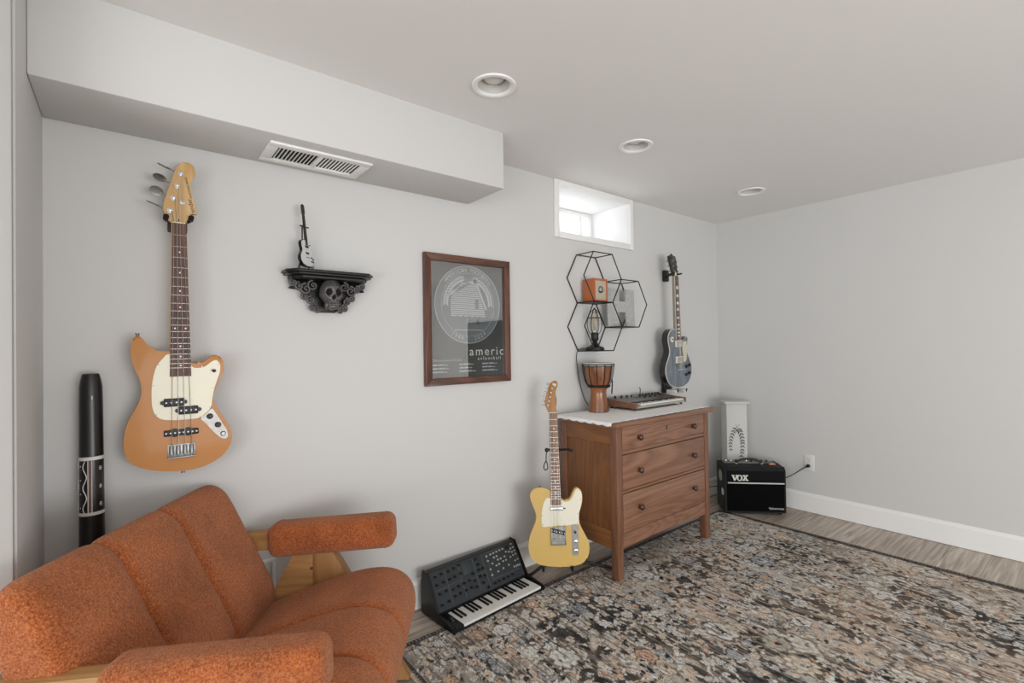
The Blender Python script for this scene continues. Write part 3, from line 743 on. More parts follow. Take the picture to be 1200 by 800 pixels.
MB().lathe([(0, -0.002), (0.009, -0.0015), (0.009, 0), (0, 0)], M4=Matrix.Translation((0.014, -0.0006, 0.956)) @ Matrix.Rotation(PI / 2, 4, 'X') @ Matrix.Diagonal((1, 1, -1, 1)), seg=20).build('headstock_medallion', M('medallion', 'cfc2a4', 0.4), tl)
b = MB(); b.prism([(-0.031, 0.113), (0.044, 0.113), (0.049, 0.209), (-0.031, 0.201)], -0.003, 0, 0.001, 1)
for (lo, hi) in [((-0.031, -0.011, 0.113), (-0.028, -0.002, 0.19)), ((0.044, -0.011, 0.113), (0.047, -0.002, 0.19)), ((-0.031, -0.011, 0.113), (0.046, -0.002, 0.116))]: b.b2(lo, hi, 0.0008)
br = b.build('bridge_plate', PLATE, tl)
for k in range(3):
    x = -0.017 + k * 0.024; MB().cyl((x - 0.011, -0.0065, 0.138), (x + 0.011, -0.0065, 0.138), 0.0048, seg=12).build('saddle', CHROME, br)
pp = MB(); pp.box((0.006, -0.006, 0.180), (0.076, 0.007, 0.021), 0.008, 3, rot=(R(14), 'Y')); pp = pp.build('bridge_pickup', BLACK, br)
q = MB()
for k in range(6): x = -0.03 + 0.0135 * k; q.cyl((x + 0.003, -0.0102, 0.1875 - 0.0034 * k), (x + 0.003, -0.009, 0.1875 - 0.0034 * k), 0.0025, seg=10)
q.build('pole_pieces', CHROME, pp)
b = MB(); b.box((0.003, -0.006, 0.297), (0.070, 0.008, 0.018), 0.008, 3); b.build('neck_pickup', CHROME, tl)
MB().b2((0.036, -0.0035, 0.294), (0.05, -0.0026, 0.300), 0.002).build('pickup_mark', BLACK, tl)
cp = MB().prism(smooth_closed([(80, 207), (97, 216), (114, 207), (113, 130), (111, 70), (96, 60), (79, 70), (80, 140)], 4), -0.0025, 0.0005, 0.0008, 1).build('control_plate', PLATE, tl, 35)
b = MB(); b.cyl((0.097, -0.002, 0.172), (0.097, -0.013, 0.176), 0.003, seg=8); b.cyl((0.097, -0.010, 0.175), (0.097, -0.021, 0.179), 0.0058, 0.0048, 14, 0.001); b.build('pickup_switch', BLACK, cp)
for z in (0.133, 0.088):
    b = MB(); b.cyl((0.097, -0.002, z), (0.097, -0.017, z), 0.0095, 0.009, 20, 0.001); b.build('knob', CHROME, cp)
for p0, p1 in [((-0.083, 0.02, 0.404), (-0.083, 0.02, 0.413)), ((0.014, 0.02, 0.007), (0.014, 0.02, -0.002))]: MB().cyl(p0, p1, 0.004, 0.007, 12).build('strap_button', CHROME, tl)
add_strings(tl, [-0.0175 + 0.007 * k for k in range(6)], [-0.0265 + 0.0106 * k for k in range(6)], 0.803, 0.138, -0.0085, -0.0115, 0.0005)

# floor stand behind it
st = thing('guitar_stand', 'black tubular floor stand holding the pale yellow guitar', 'guitar stand', (0, 0, 0))
TM = Matrix.Translation((1.7565, 1.8485, 0.107)) @ Matrix.Rotation(R(-38.54), 4, 'Z') @ Matrix.Rotation(R(-10), 4, 'X')
L = lambda x, y, z: tuple(TM @ Vector((x, y, z)))
b = MB(); b.tube([L(0, 0.075, 0.02), L(0, 0.075, 0.30), L(0, 0.06, 0.60)], 0.009, 12); b.build('upright_tube', BLACKM, st)
b = MB(); b.tube([L(0, 0.06, 0.60), L(-0.03, 0.045, 0.602), L(-0.042, 0.02, 0.602), L(-0.042, -0.012, 0.602)], 0.006, 10)
b.tube([L(0, 0.06, 0.60), L(0.03, 0.045, 0.602), L(0.045, 0.02, 0.602), L(0.075, -0.004, 0.604), L(0.092, -0.010, 0.598)], 0.0065, 10); b.sph(L(-0.042, -0.012, 0.602), 0.012); b.sph(L(0.092, -0.010, 0.598), 0.009)
yk = b.build('neck_yoke', BLACK, st)
b = MB(); b.tube(smooth_open([L(-0.042, -0.012, 0.598), L(-0.046, -0.014, 0.575), L(-0.047, -0.014, 0.545)], 4), 0.003, 6)
b.tube(smooth_open([L(-0.047, -0.014, 0.545), L(-0.058, -0.014, 0.527), L(-0.060, -0.014, 0.505), L(-0.050, -0.014, 0.497), L(-0.040, -0.014, 0.507), L(-0.041, -0.014, 0.527), L(-0.047, -0.014, 0.545)], 4), 0.003, 6); b.build('retaining_strap', BLACK, yk)
b = MB()
for sx in (-1, 1):
    b.tube([L(0, 0.075, 0.03), L(sx * 0.07, 0.075, 0.0), L(sx * 0.075, 0.05, -0.012), L(sx * 0.075, -0.008, -0.012), L(sx * 0.075, -0.016, 0.012)], 0.006, 10)
b.build('lower_cradle', BLACK, st)
hub = Vector(L(0, 0.075, 0.02))
b = MB(); b.cyl(hub + Vector((0, 0, -0.03)), hub + Vector((0, 0, 0.02)), 0.016, seg=16, bev=0.004); b.build('hub', BLACK, st)
for tip in [(1.692, 2.015, 0.020), (2.112, 1.765, 0.027), (2.150, 2.02, 0.020)]:
    b = MB(); t = Vector(tip); b.tube([hub + Vector((0, 0, -0.005)), hub * 0.45 + t * 0.55 + Vector((0, 0, 0.012)), t], 0.008, 10); lgm = b.build('leg', BLACKM, st)
    d = (t - hub).normalized(); MB().cyl(t - d * 0.02, t + d * 0.02, 0.0115, seg=12, bev=0.003).build('rubber_foot', M('rubber', '0b0b0b', 0.8), lgm)

# ---------------------------------------------------------------- blue-grey single cutaway guitar on a wall mount
lp = thing('electric_guitar', 'blue-grey single-cutaway electric guitar hung on the wall above the dresser', 'electric guitar', (3.168, 2.02, 0.948), (0, R(-1.8), 0))
LP = [(-28, 428), (-50, 432), (-84, 421), (-111, 396), (-121, 361), (-117, 325), (-107, 285), (-111, 250), (-129, 215), (-155, 172), (-165, 125), (-152, 75), (-115, 30), (-60, 6), (0, 0), (60, 6), (115, 30), (152, 75), (165, 125), (155, 172), (130, 215), (111, 250), (107, 285), (114, 320), (123, 350), (122, 366), (112, 372), (94, 362), (74, 347), (56, 339), (40, 346), (31, 365), (29, 400), (10, 425)]
lpo = smooth_closed(LP, 4)
MB().prism(lpo, 0.0, 0.048, 0.003, 2).build('body', M('black_lacquer', '101114', 0.2, coat=0.5), lp, 35)
MB().prism([(x * 0.998, 0.2 + (z - 0.2) * 0.998) for x, z in lpo], -0.006, 0.0, 0.0, 1).build('body_binding', M('cream_binding', 'd6d2c4', 0.4), lp, 35)
def flame():
    t = NT('flamed_blue_top'); v = t.coord((1, 1, 0.12))
    n = t.node('ShaderNodeTexNoise', Scale=46.0, Detail=3.0, Distortion=1.0); t.link(v, n.inputs['Vector'])
    c = t.ramp(n.outputs[0], [(0.3, '515c67'), (0.7, '77818a')]); t.link(c, t.b.inputs['Base Color'])
    t.b.inputs['Roughness'].default_value = 0.25; t.b.inputs['Coat Weight'].default_value = 0.6; return t.m
b = MB(); b.prism([(x * 0.972, 0.2 + (z - 0.2) * 0.978) for x, z in lpo], -0.010, -0.0055, 0.004, 3); b.build('carved_top', flame(), lp, 35)
MB().prism([(-0.022, 0.82), (0.022, 0.82), (0.028, 0.40), (-0.028, 0.40)], -0.010, 0.014, 0.006, 2).build('neck', M('neck_lacquer', '93897c', 0.35), lp, 35)
add_fretboard(lp, 0.815, 0.352, 0.043, 0.056, 0.628, 22, ROSE, -0.0095, 0.005, block=True, fretmat=NICKEL)
for s_ in (-1, 1): MB().prism([(s_ * 0.0282, 0.352), (s_ * 0.0216, 0.815), (s_ * 0.0232, 0.815), (s_ * 0.0298, 0.352)], -0.0142, -0.0098).build('neck_binding', M('cream_binding', 'd6d2c4', 0.4), lp, smooth=0)
lh = [(-22, 816), (-31, 835), (-36, 870), (-41, 915), (-46, 950), (-40, 968), (-22, 966), (-8, 976), (0, 986), (8, 976), (22, 966), (40, 968), (46, 950), (41, 915), (36, 870), (31, 835), (22, 816)]
MB().prism(smooth_closed(lh, 3), -0.006, 0.008, 0.002, 2, M4=Matrix.Translation((0, 0, 0.816)) @ Matrix.Rotation(R(-9), 4, 'X') @ Matrix.Translation((0, 0, -0.816))).build('headstock', M('black_lacquer', '101114', 0.2, coat=0.5), lp, 35)
for s_ in (-1, 1):
    for k in range(3):
        z = 0.853 + 0.036 * k; x = s_ * (0.021 + 0.002 * k); y = 0.006 + 0.0057 * k
        b = MB(); b.cyl((x, y, z), (x, y - 0.020, z), 0.0048, 0.004, 12); pm = b.build('tuning_peg', CHROME, lp)
        b = MB(); b.cyl((x + s_ * 0.01, y + 0.004, z), (x + s_ * 0.027, y + 0.004, z), 0.002, seg=8); b.sph((x + s_ * 0.034, y + 0.004, z), 0.008, (1, 0.6, 0.75), 12); b.build('tuner_button', NICKEL, pm)
MB().prism(smooth_closed([(-9, 822), (0, 819), (9, 822), (8, 838), (0, 850), (-8, 838)], 3), -0.0075, -0.005).build('truss_rod_cover', M('cream_plastic', 'e6dcbf', 0.35, coat=0.3, var=0.02), lp)
MB().prism(smooth_closed([(36, 326), (78, 338), (92, 325), (91, 268), (86, 215), (74, 188), (52, 186), (44, 196), (44, 240), (36, 260)], 4), -0.0185, -0.0165, 0.0006, 1).build('pickguard', M('smoky_cream_guard', 'cdc6b0', 0.3), lp)
for z in (0.322, 0.205):
    b = MB(); b.b2((-0.045, -0.017, z - 0.024), (0.045, -0.009, z + 0.024), 0.003); rg = b.build('pickup_ring', CREAM, lp)
    b = MB(); b.b2((-0.036, -0.022, z - 0.018), (0.036, -0.012, z + 0.018), 0.003); b.build('pickup_cover', CHROME, rg)
b = MB(); b.b2((-0.042, -0.024, 0.158), (0.042, -0.016, 0.170), 0.003); b.cyl((-0.038, -0.01, 0.164), (-0.038, -0.02, 0.164), 0.006); b.cyl((0.038, -0.01, 0.164), (0.038, -0.02, 0.164), 0.006); b.build('bridge', NICKEL, lp)
b = MB(); b.b2((-0.05, -0.022, 0.124), (0.05, -0.013, 0.137), 0.004); b.cyl((-0.044, -0.009, 0.13), (-0.044, -0.023, 0.13), 0.007); b.cyl((0.044, -0.009, 0.13), (0.044, -0.023, 0.13), 0.007); b.build('tailpiece', CHROME, lp)
KN = M('amber_knob', '2b1d14', 0.3, coat=0.4)
for x, z in [(0.088, 0.150), (0.126, 0.158), (0.083, 0.090), (0.124, 0.100)]:
    b = MB(); b.lathe([(0, 0.016), (0.0095, 0.015), (0.0105, 0.008), (0.013, 0.0)], M4=Matrix.Translation((x, -0.0095, z)) @ Matrix.Rotation(PI / 2, 4, 'X'), seg=18); b.build('knob', KN, lp)
b = MB(); b.cyl((-0.082, -0.0095, 0.355), (-0.082, -0.0125, 0.355), 0.020, seg=28); tg_ = b.build('toggle_plate', CREAM, lp)
b = MB(); b.cyl((-0.082, -0.0125, 0.355), (-0.082, -0.018, 0.355), 0.006, seg=12); b.cyl((-0.082, -0.018, 0.355), (-0.078, -0.028, 0.358), 0.003, seg=8); b.build('toggle_switch', NICKEL, tg_)
add_strings(lp, [-0.0175 + 0.007 * k for k in range(6)], [-0.0255 + 0.0102 * k for k in range(6)], 0.816, 0.13, -0.0165, -0.0245, 0.0005)
lm = thing('guitar_wall_mount', 'black wall-mounted guitar holder with white lower rests behind the blue-grey guitar', 'guitar holder', (3.168, D, 0.94))
MB().b2((-0.035, -0.042, -0.04), (0.05, -0.0006, 0.22), 0.012, 3).build('back_panel', BLACK, lm)
b = MB(); b.b2((0.005, -0.03, 0.80), (0.055, -0.0006, 0.885), 0.006); b.tube([(0.028, -0.02, 0.838), (-0.025, -0.085, 0.836)], 0.008, 10)
b.tube([(-0.060, -0.15, 0.842), (-0.058, -0.10, 0.838), (-0.025, -0.085, 0.836), (0.010, -0.10, 0.838), (0.016, -0.16, 0.842)], 0.006, 10); b.build('neck_yoke', BLACKM, lm)
for x in (-0.062, 0.05):
    b = MB(); b.tube([(x * 0.5 - 0.02, -0.035, -0.02), (x, -0.06, -0.024), (x, -0.155, -0.024), (x, -0.162, -0.002)], 0.007, 10); a_ = b.build('rest_arm', BLACK, lm)
    MB().b2((x - 0.017, -0.158, -0.032), (x + 0.017, -0.075, -0.004), 0.006, 3).build('rest_pad', M('white_rubber', 'd8d6d2', 0.5), a_)

# ================================================================== dresser
DX0, DX1, DYF, DYB, DT = 2.040, 2.965, 1.680, 2.108, 0.850
dr_ = thing('dresser', 'brown wooden three-drawer dresser with turned knobs on the rug', 'dresser', (0, 0, 0))
b = MB(); b.b2((DX0 - 0.032, DYF - 0.03, DT - 0.022), (DX1 + 0.035, DYB + 0.022, DT), 0.006, 3); b.build('top_board', TOPW, dr_)
b = MB(); b.b2((DX0 - 0.018, DYF - 0.016, DT - 0.030), (DX1 + 0.02, DYB + 0.01, DT - 0.022), 0.003); b.build('top_moulding', TOPW, dr_)
PW = 0.046
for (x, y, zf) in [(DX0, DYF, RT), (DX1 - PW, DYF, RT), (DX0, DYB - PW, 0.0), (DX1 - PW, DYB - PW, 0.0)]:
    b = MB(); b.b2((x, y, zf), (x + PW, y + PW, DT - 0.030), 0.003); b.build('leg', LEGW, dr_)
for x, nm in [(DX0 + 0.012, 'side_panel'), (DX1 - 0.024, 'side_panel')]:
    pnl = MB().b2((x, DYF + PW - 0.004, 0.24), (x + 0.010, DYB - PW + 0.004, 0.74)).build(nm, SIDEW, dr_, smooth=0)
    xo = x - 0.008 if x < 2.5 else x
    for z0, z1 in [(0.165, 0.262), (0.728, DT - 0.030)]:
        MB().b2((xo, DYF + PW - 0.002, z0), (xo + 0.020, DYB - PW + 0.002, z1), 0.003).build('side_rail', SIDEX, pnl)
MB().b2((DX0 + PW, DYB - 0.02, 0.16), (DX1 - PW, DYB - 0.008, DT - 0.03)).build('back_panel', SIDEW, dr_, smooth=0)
MB().b2((DX0 + 0.024, DYF + 0.03, 0.232), (DX1 - 0.024, DYB - 0.022, 0.242)).build('bottom_panel', SIDEW, dr_, smooth=0)
# drawer dividers behind the fronts, and the apron
for z0, z1 in [(0.812, DT - 0.030), (0.672, 0.690), (0.462, 0.476)]:
    MB().b2((DX0 + PW - 0.002, DYF + 0.007, z0), (DX1 - PW + 0.002, DYF + 0.045, z1)).build('divider_rail', TOPW, dr_, smooth=0)
ap = [(DX0 + PW - 0.002, 0.165), (DX0 + 0.20, 0.172), (DX0 + 0.46, 0.176), (DX1 - 0.20, 0.172), (DX1 - PW + 0.002, 0.165), (DX1 - PW + 0.002, 0.246), (DX0 + PW - 0.002, 0.246)]
MB().prism(ap, DYF + 0.006, DYF + 0.028, 0.002, 1).build('apron', FRONTW, dr_, 30)
KNOBW = wood('dark_knob_wood', '2c1a12', '5a3626', 'y', 14, 60, 0.35, 0.3)
for z0, z1, kz in [(0.692, 0.818, 0.752), (0.480, 0.668, 0.570), (0.250, 0.458, 0.366)]:
    b = MB(); b.b2((DX0 + PW + 0.005, DYF + 0.002, z0), (DX1 - PW - 0.005, DYF + 0.022, z1), 0.003); d_ = b.build('drawer', FRONTW, dr_)
    MB().b2((DX0 + PW + 0.03, DYF + 0.022, z0 + 0.01), (DX1 - PW - 0.03, DYB - 0.05, z1 - 0.02)).build('drawer_box', SIDEW, d_, smooth=0)
    for x in (DX0 + PW + 0.145, DX1 - PW - 0.145):
        b = MB(); b.lathe([(0, 0.031), (0.010, 0.030), (0.0165, 0.025), (0.0175, 0.019), (0.013, 0.013), (0.008, 0.008), (0.009, 0.002), (0.0125, 0.0)], M4=Matrix.Translation((x, DYF + 0.002, kz)) @ Matrix.Rotation(PI / 2, 4, 'X'), seg=20); b.build('knob', KNOBW, d_, 60)
    if kz > 0.7:
        b = MB(); b.cyl(((DX0 + DX1) / 2, DYF + 0.0025, kz + 0.028), ((DX0 + DX1) / 2, DYF + 0.0008, kz + 0.028), 0.0065, seg=14); b.prism([(2.4995, kz + 0.026), (2.5055, kz + 0.026), (2.507, kz + 0.008), (2.498, kz + 0.008)], DYF + 0.0008, DYF + 0.0025)
        b.build('keyhole', M('keyhole_dark', '241610', 0.5), d_, smooth=0)

# ---------------------------------------------------------------- lace runner
def runner():
    x0, x1, y0, y1 = DX0 - 0.034, 2.985, DYF + 0.002, DYB + 0.012
    z = DT + 0.0018
    bm_ = bmesh.new(); nx, ny = 90, 46; g = []
    for j in range(ny + 1):
        row = []
        for i in range(nx + 1):
            u, v = i / nx, j / ny
            sy = 0.007 * abs(math.sin(u * 44)) ; sx = 0.006 * abs(math.sin(v * 22))
            x = x0 + sx * (1 if u < .5 else 0) * (1 - min(1, u * 6)) + u * (x1 - x0) - (sx if u > .97 else 0); y = y0 + sy * (1 - min(1, v * 8)) + v * (y1 - y0)
            row.append(bm_.verts.new((x, y, z + 0.0005 * math.sin(u * 90) * math.sin(v * 70))))
        g.append(row)
    for j in range(ny):
        for i in range(nx): bm_.faces.new((g[j][i], g[j][i + 1], g[j + 1][i + 1], g[j + 1][i]))
    # scalloped fall over the left end of the top board
    prev = [g[j][0] for j in range(ny + 1)]
    for k in range(1, 4):
        cur = []
        for j in range(ny + 1):
            v = j / ny; drop = (0.010 + 0.006 * abs(math.sin(v * 22)) + 0.004 * (1 - v)) * k / 3
            cur.append(bm_.verts.new((DX0 - 0.0365, prev[j].co.y, z - drop)))
        for j in range(ny): bm_.faces.new((prev[j], prev[j + 1], cur[j + 1], cur[j]))
        prev = cur
    bmesh.ops.recalc_face_normals(bm_, faces=bm_.faces[:])
    me = bpy.data.meshes.new('lace_runner'); bm_.to_mesh(me); bm_.free()
    t = NT('white_lace'); v = t.coord((1, 1, 1)); vo = t.node('ShaderNodeTexVoronoi', Scale=95.0); t.link(v, vo.inputs['Vector'])
    c = t.ramp(vo.outputs['Distance'], [(0.1, 'ece9e4'), (0.5, 'fdfcfa')]); t.link(c, t.b.inputs['Base Color']); t.b.inputs['Roughness'].default_value = 0.9; t.bump(vo.outputs['Distance'], 0.5, 0.003)
    me.materials.append(t.m)
    o = link('lace_runner', me, smooth=60); md = o.modifiers.new('thickness', 'SOLIDIFY'); md.thickness = 0.0014; md.offset = 1
    return tag(o, 'white scalloped lace runner covering the top of the dresser', 'table runner')
runner()
TZ = DT + 0.0036

# ---------------------------------------------------------------- djembe
dj = thing('djembe_drum', 'small carved wooden djembe drum with black ropes on the lace runner', 'drum', (2.300, 2.03, TZ))
DJW = wood('djembe_wood', '5b2f1a', '9c6238', 'z', 10, 70, 0.3, 0.4)
MB().lathe([(0, 0.0), (0.060, 0.0), (0.0645, 0.004), (0.063, 0.02), (0.054, 0.07), (0.048, 0.115), (0.050, 0.138), (0.062, 0.16), (0.078, 0.195), (0.087, 0.235), (0.092, 0.275), (0.093, 0.300), (0.080, 0.302), (0, 0.302)], seg=40).build('shell', DJW, dj, 50)
MB().lathe([(0.0, 0.3045), (0.080, 0.3045), (0.0935, 0.302), (0.0965, 0.292), (0.0955, 0.284), (0.0935, 0.284), (0.0935, 0.296), (0.0, 0.3025)], seg=40).build('drumhead', M('goat_skin', 'd9d3c6', 0.7), dj, 50)
ROPE = M('black_rope', '17140f', 0.8)
circ = lambda r, z, n=40: [(r * math.cos(2 * PI * k / n), r * math.sin(2 * PI * k / n), z) for k in range(n)]
b = MB(); b.tube(circ(0.0985, 0.294), 0.0038, 8, True); b.tube(circ(0.0970, 0.283), 0.0028, 8, True); b.build('rope_ring', ROPE, dj, 60)
b = MB(); b.tube(circ(0.0665, 0.165), 0.004, 8, True); b.tube(circ(0.063, 0.156), 0.0042, 8, True); b.sph((0.01, -0.066, 0.156), 0.008); b.sph((0.035, -0.058, 0.160), 0.008); b.build('rope_ring', ROPE, dj, 60)
for k in range(12):
    a = 2 * PI * k / 12 + 0.12; pts = [(r * math.cos(a), r * math.sin(a), z) for r, z in [(0.0995, 0.292), (0.096, 0.27), (0.0915, 0.235), (0.0825, 0.195), (0.066, 0.160)]]
    MB().tube(smooth_open(pts, 3), 0.0028, 6).build('rope', ROPE, dj, 60)
b = MB(); sp = [(0.0985, -0.004, 0.29), (0.094, -0.01, 0.235), (0.084, -0.018, 0.205), (0.096, -0.03, 0.19), (0.093, -0.032, 0.15), (0.090, -0.030, 0.105)]
q = smooth_open(sp, 8); b.tube(q, 0.004, 8, radii=[0.0034 + 0.0012 * (i % 2) for i in range(len(q))]); b.build('rope_tail', ROPE, dj, 60)

# ---------------------------------------------------------------- small keyboard synthesizer on the dresser
ks = thing('keyboard_synthesizer', 'small keyboard synthesizer with wooden end cheeks lying on the lace runner', 'keyboard', (2.47, 1.88, TZ))
KL, KD = 0.56, 0.232
prof = [(0.0, 0.013), (0.232, 0.013), (0.232, 0.060), (0.222, 0.063), (0.090, 0.043), (0.086, 0.028), (0.0, 0.028)]
def yz(prof, x0, x1, bev=0.0):
    m = MB(); m.prism([(p[0], p[1]) for p in prof], x0, x1, bev, 2); m.xf(Matrix(((0, 1, 0, 0), (1, 0, 0, 0), (0, 0, 1, 0), (0, 0, 0, 1)))); return m
yz(prof, 0.018, KL - 0.018, 0.001).build('body', M('grey_panel', '77756f', 0.4, 0.3), ks, 30)
for x0, nm in [(0.0, 'cheek'), (KL - 0.018, 'cheek')]:
    yz([(-0.004, 0.013), (0.236, 0.013), (0.236, 0.058), (0.226, 0.066), (0.085, 0.050), (-0.004, 0.045)], x0, x0 + 0.018, 0.002).build('wooden_cheek', TOPW, ks, 30)
MB().b2((0.02, -0.003, 0.013), (KL - 0.02, 0.0015, 0.027), 0.001).build('front_strip', M('pale_metal', 'b8b2a6', 0.4, 0.4), ks)
for i in range(22): 
    x = 0.060 + i * 0.0216
    o_ = MB().b2((x, 0.001, 0.028), (x + 0.0207, 0.085, 0.0385), 0.0012, 1).build('white_key', IVORY, ks) if i == 0 else dup(o_, ks, (0.0216 * i, 0, 0))
bk = None
for i in range(21):
    if i % 7 in (2, 6): continue
    x = 0.060 + (i + 1) * 0.0216 - 0.0062
    if bk is None: bk = MB().b2((-0.0055, 0.040, 0.038), (0.0055, 0.085, 0.0425), 0.001, 1).build('black_key', BLACK, ks); bk.location = (0.060 + (i + 1) * 0.0216, 0, 0)
    else: dup(bk, ks, (0.060 + (i + 1) * 0.0216, 0, 0))
kn = None
slope = math.atan2(0.020, 0.132)
for (u, v, r) in [(0.12, 0.205, .007), (0.17, 0.2, .006), (0.22, 0.2, .006), (0.30, 0.19, .009), (0.335, 0.19, .009), (0.37, 0.19, .009), (0.405, 0.19, .009), (0.44, 0.19, .009), (0.475, 0.19, .009), (0.51, 0.19, .009), (0.06, 0.21, .009), (0.30, 0.15, .007), (0.36, 0.15, .007), (0.42, 0.15, .007), (0.48, 0.15, .007)]:
    z = 0.043 + (v - 0.09) * 0.020 / 0.132
    m4 = Matrix.Translation((u, v, z)) @ Matrix.Rotation(slope, 4, 'X')
    b = MB(); b.cyl((0, 0, -0.001), (0, 0, 0.014), r, r * 0.85, 16, 0.001); b.xf(m4); b.build('control_knob', BLACK, ks)
b = MB(); b.b2((0.225, 0.165, 0.053), (0.275, 0.185, 0.0575)); b.build('display', M('dark_display', '2b2d2c', 0.15), ks, smooth=0)
b = MB(); b.tube(smooth_open([(0.335, 0.215, 0.062), (0.335, 0.213, 0.09), (0.325, 0.205, 0.105), (0.310, 0.20, 0.115)], 5), 0.003, 8); b.build('gooseneck', BLACK, ks)
for x, y in [(0.03, 0.02), (KL - 0.03, 0.02), (0.03, 0.21), (KL - 0.03, 0.21)]: MB().cyl((x, y, 0), (x, y, 0.014), 0.009, seg=14).build('rubber_foot', BLACK, ks)

# ================================================================== patch synthesizer on the floor
sy = thing('patch_synthesizer', 'black upright synthesizer with knobs, patch sockets and keys on the floor', 'synthesizer', (1.112, 1.832, 0.0), (0, 0, R(4.0)))
sy.scale = (1, 1, 0.79)
SW, SD = 0.575, 0.268
BODY = M('synth_black', '0e0e0f', 0.42, spec=0.35)
PANEL = M('synth_panel', '2f3437', 0.5, spec=0.3)
cheekp = [(0.0, 0.012), (SD, 0.012), (SD, 0.185), (0.258, 0.262), (0.222, 0.262), (0.128, 0.062), (0.010, 0.040), (0.0, 0.030)]
for x0 in (0.0, SW - 0.012): yz(cheekp, x0, x0 + 0.012, 0.002).build('end_cheek', BODY, sy, 30)
casep = [(0.012, 0.016), (SD - 0.006, 0.016), (SD - 0.006, 0.180), (0.254, 0.256), (0.224, 0.256), (0.134, 0.056), (0.134, 0.03), (0.012, 0.024)]
yz(casep, 0.012, SW - 0.012).build('case', BODY, sy, 20)
pa = math.atan2(0.256 - 0.056, 0.224 - 0.134)        # slope of the control panel
PM = Matrix.Translation((0.012, 0.134, 0.056)) @ Matrix.Rotation(-(PI / 2 - pa), 4, 'X')
# panel coordinates: x across, z up the slope, -y out of the panel
PLN = math.hypot(0.20, 0.09); ZS = PLN / 0.1954
pnl = MB().b2((0.003, -0.003, 0.004), (SW - 0.027, 0.0005, PLN - 0.004), 0.001, 1).xf(PM).build('control_panel', PANEL, sy)
lm_ = M('panel_lines', '7d8486', 0.5)
b = MB()
for x in (0.085, 0.165, 0.255, 0.315, 0.345): b.b2((x, -0.0034, 0.02), (x + 0.0008, -0.0025, PLN - 0.012))
for (x0, x1, z) in [(0.01, 0.085, 0.10), (0.09, 0.16, 0.105), (0.17, 0.25, 0.09), (0.26, 0.31, 0.10), (0.35, 0.53, 0.045), (0.35, 0.46, 0.185)]: b.b2((x0, -0.0034, z * ZS), (x1, -0.0025, z * ZS + 0.0008))
b.xf(PM).build('panel_lines', lm_, pnl, smooth=0)
b = MB(); b.b2((0.262 - 0.075, -0.004, 0.135), (0.252, -0.0025, 0.18 * ZS), 0.001); b.xf(PM).build('diagram_plate', M('diagram_plate', '2a3034', 0.4), pnl)
kn = None
def knob_at(x, z, r):
    global kn
    m = PM @ Matrix.Translation((x, -0.003, z * ZS))
    b = MB(); b.lathe([(0, 0.013), (r * 0.72, 0.0125), (r * 0.8, 0.005), (r * 1.12, 0.004), (r * 1.15, 0.0)], seg=16); b.b2((-0.0008, 0, 0.012), (0.0008, r * 0.75, 0.0138)); b.xf(m @ Matrix.Rotation(PI / 2, 4, 'X')); return b.build('control_knob', BODY, sy)
for (x, z) in [(0.030, 0.165), (0.065, 0.167), (0.105, 0.168), (0.138, 0.172), (0.170, 0.178), (0.275, 0.176), (0.026, 0.125), (0.064, 0.128), (0.100, 0.128), (0.132, 0.132), (0.168, 0.136), (0.280, 0.145), (0.030, 0.082), (0.066, 0.085),
               (0.105, 0.078), (0.137, 0.082), (0.172, 0.085), (0.205, 0.088), (0.235, 0.112), (0.275, 0.118), (0.105, 0.045), (0.137, 0.048), (0.172, 0.05), (0.205, 0.052), (0.235, 0.075), (0.235, 0.045), (0.272, 0.085), (0.300, 0.118), (0.300, 0.08), (0.28, 0.05), (0.026, 0.03), (0.066, 0.035),
               (0.345, 0.025), (0.375, 0.026), (0.405, 0.027), (0.435, 0.028), (0.468, 0.03), (0.30, 0.02)]:
    knob_at(x, z, 0.0074)
knob_at(0.488, 0.172, 0.0095)
JACK = M('socket_nickel', 'd0cdbd', 0.35, 0.6)
js = None
for (x, z) in [(0.345, 0.168), (0.372, 0.170), (0.393, 0.171), (0.414, 0.172), (0.436, 0.173), (0.458, 0.174), (0.345, 0.143), (0.388, 0.148), (0.407, 0.149), (0.408, 0.130), (0.427, 0.130), (0.456, 0.133), (0.367, 0.122), (0.388, 0.105), (0.407, 0.107), (0.438, 0.112), (0.458, 0.113), (0.345, 0.098),
               (0.474, 0.153), (0.493, 0.147), (0.510, 0.160), (0.528, 0.162), (0.512, 0.140), (0.530, 0.143), (0.492, 0.118), (0.513, 0.122), (0.531, 0.124), (0.514, 0.092), (0.533, 0.094), (0.345, 0.068), (0.387, 0.073), (0.425, 0.078), (0.465, 0.083), (0.522, 0.183)]:
    m = PM @ Matrix.Translation((x, -0.003, z * ZS)) @ Matrix.Rotation(PI / 2, 4, 'X')
    if js is None:
        js = MB().lathe([(0.0022, 0.0015), (0.0028, 0.003), (0.0052, 0.003), (0.0056, 0.0)], seg=14).build('patch_socket', JACK, sy); js.matrix_local = m
    else: c_ = dup(js, sy); c_.matrix_local = m
b = MB(); add_text(b, 'KORG', 0.017, PM @ front(0.517, -0.0034, 0.062 * ZS), 0.0003, 1.1); b.build('lettering', M('pale_print', 'c9c9c4', 0.5), pnl, smooth=0)
MB().b2((0.012, 0.004, 0.012), (SW - 0.012, 0.134, 0.026), 0.003).build('key_bed', BODY, sy)
MB().b2((0.012, 0.002, 0.022), (0.058, 0.132, 0.044), 0.004).build('wheel_block', BODY, sy)
b = MB(); b.cyl((0.030, 0.070, 0.038), (0.040, 0.070, 0.038), 0.019, seg=24); b.build('wheel', M('wheel_grey', '2c2c2d', 0.5), sy)
KW = (SW - 0.012 - 0.060 - 0.012) / 22.0
wk = None
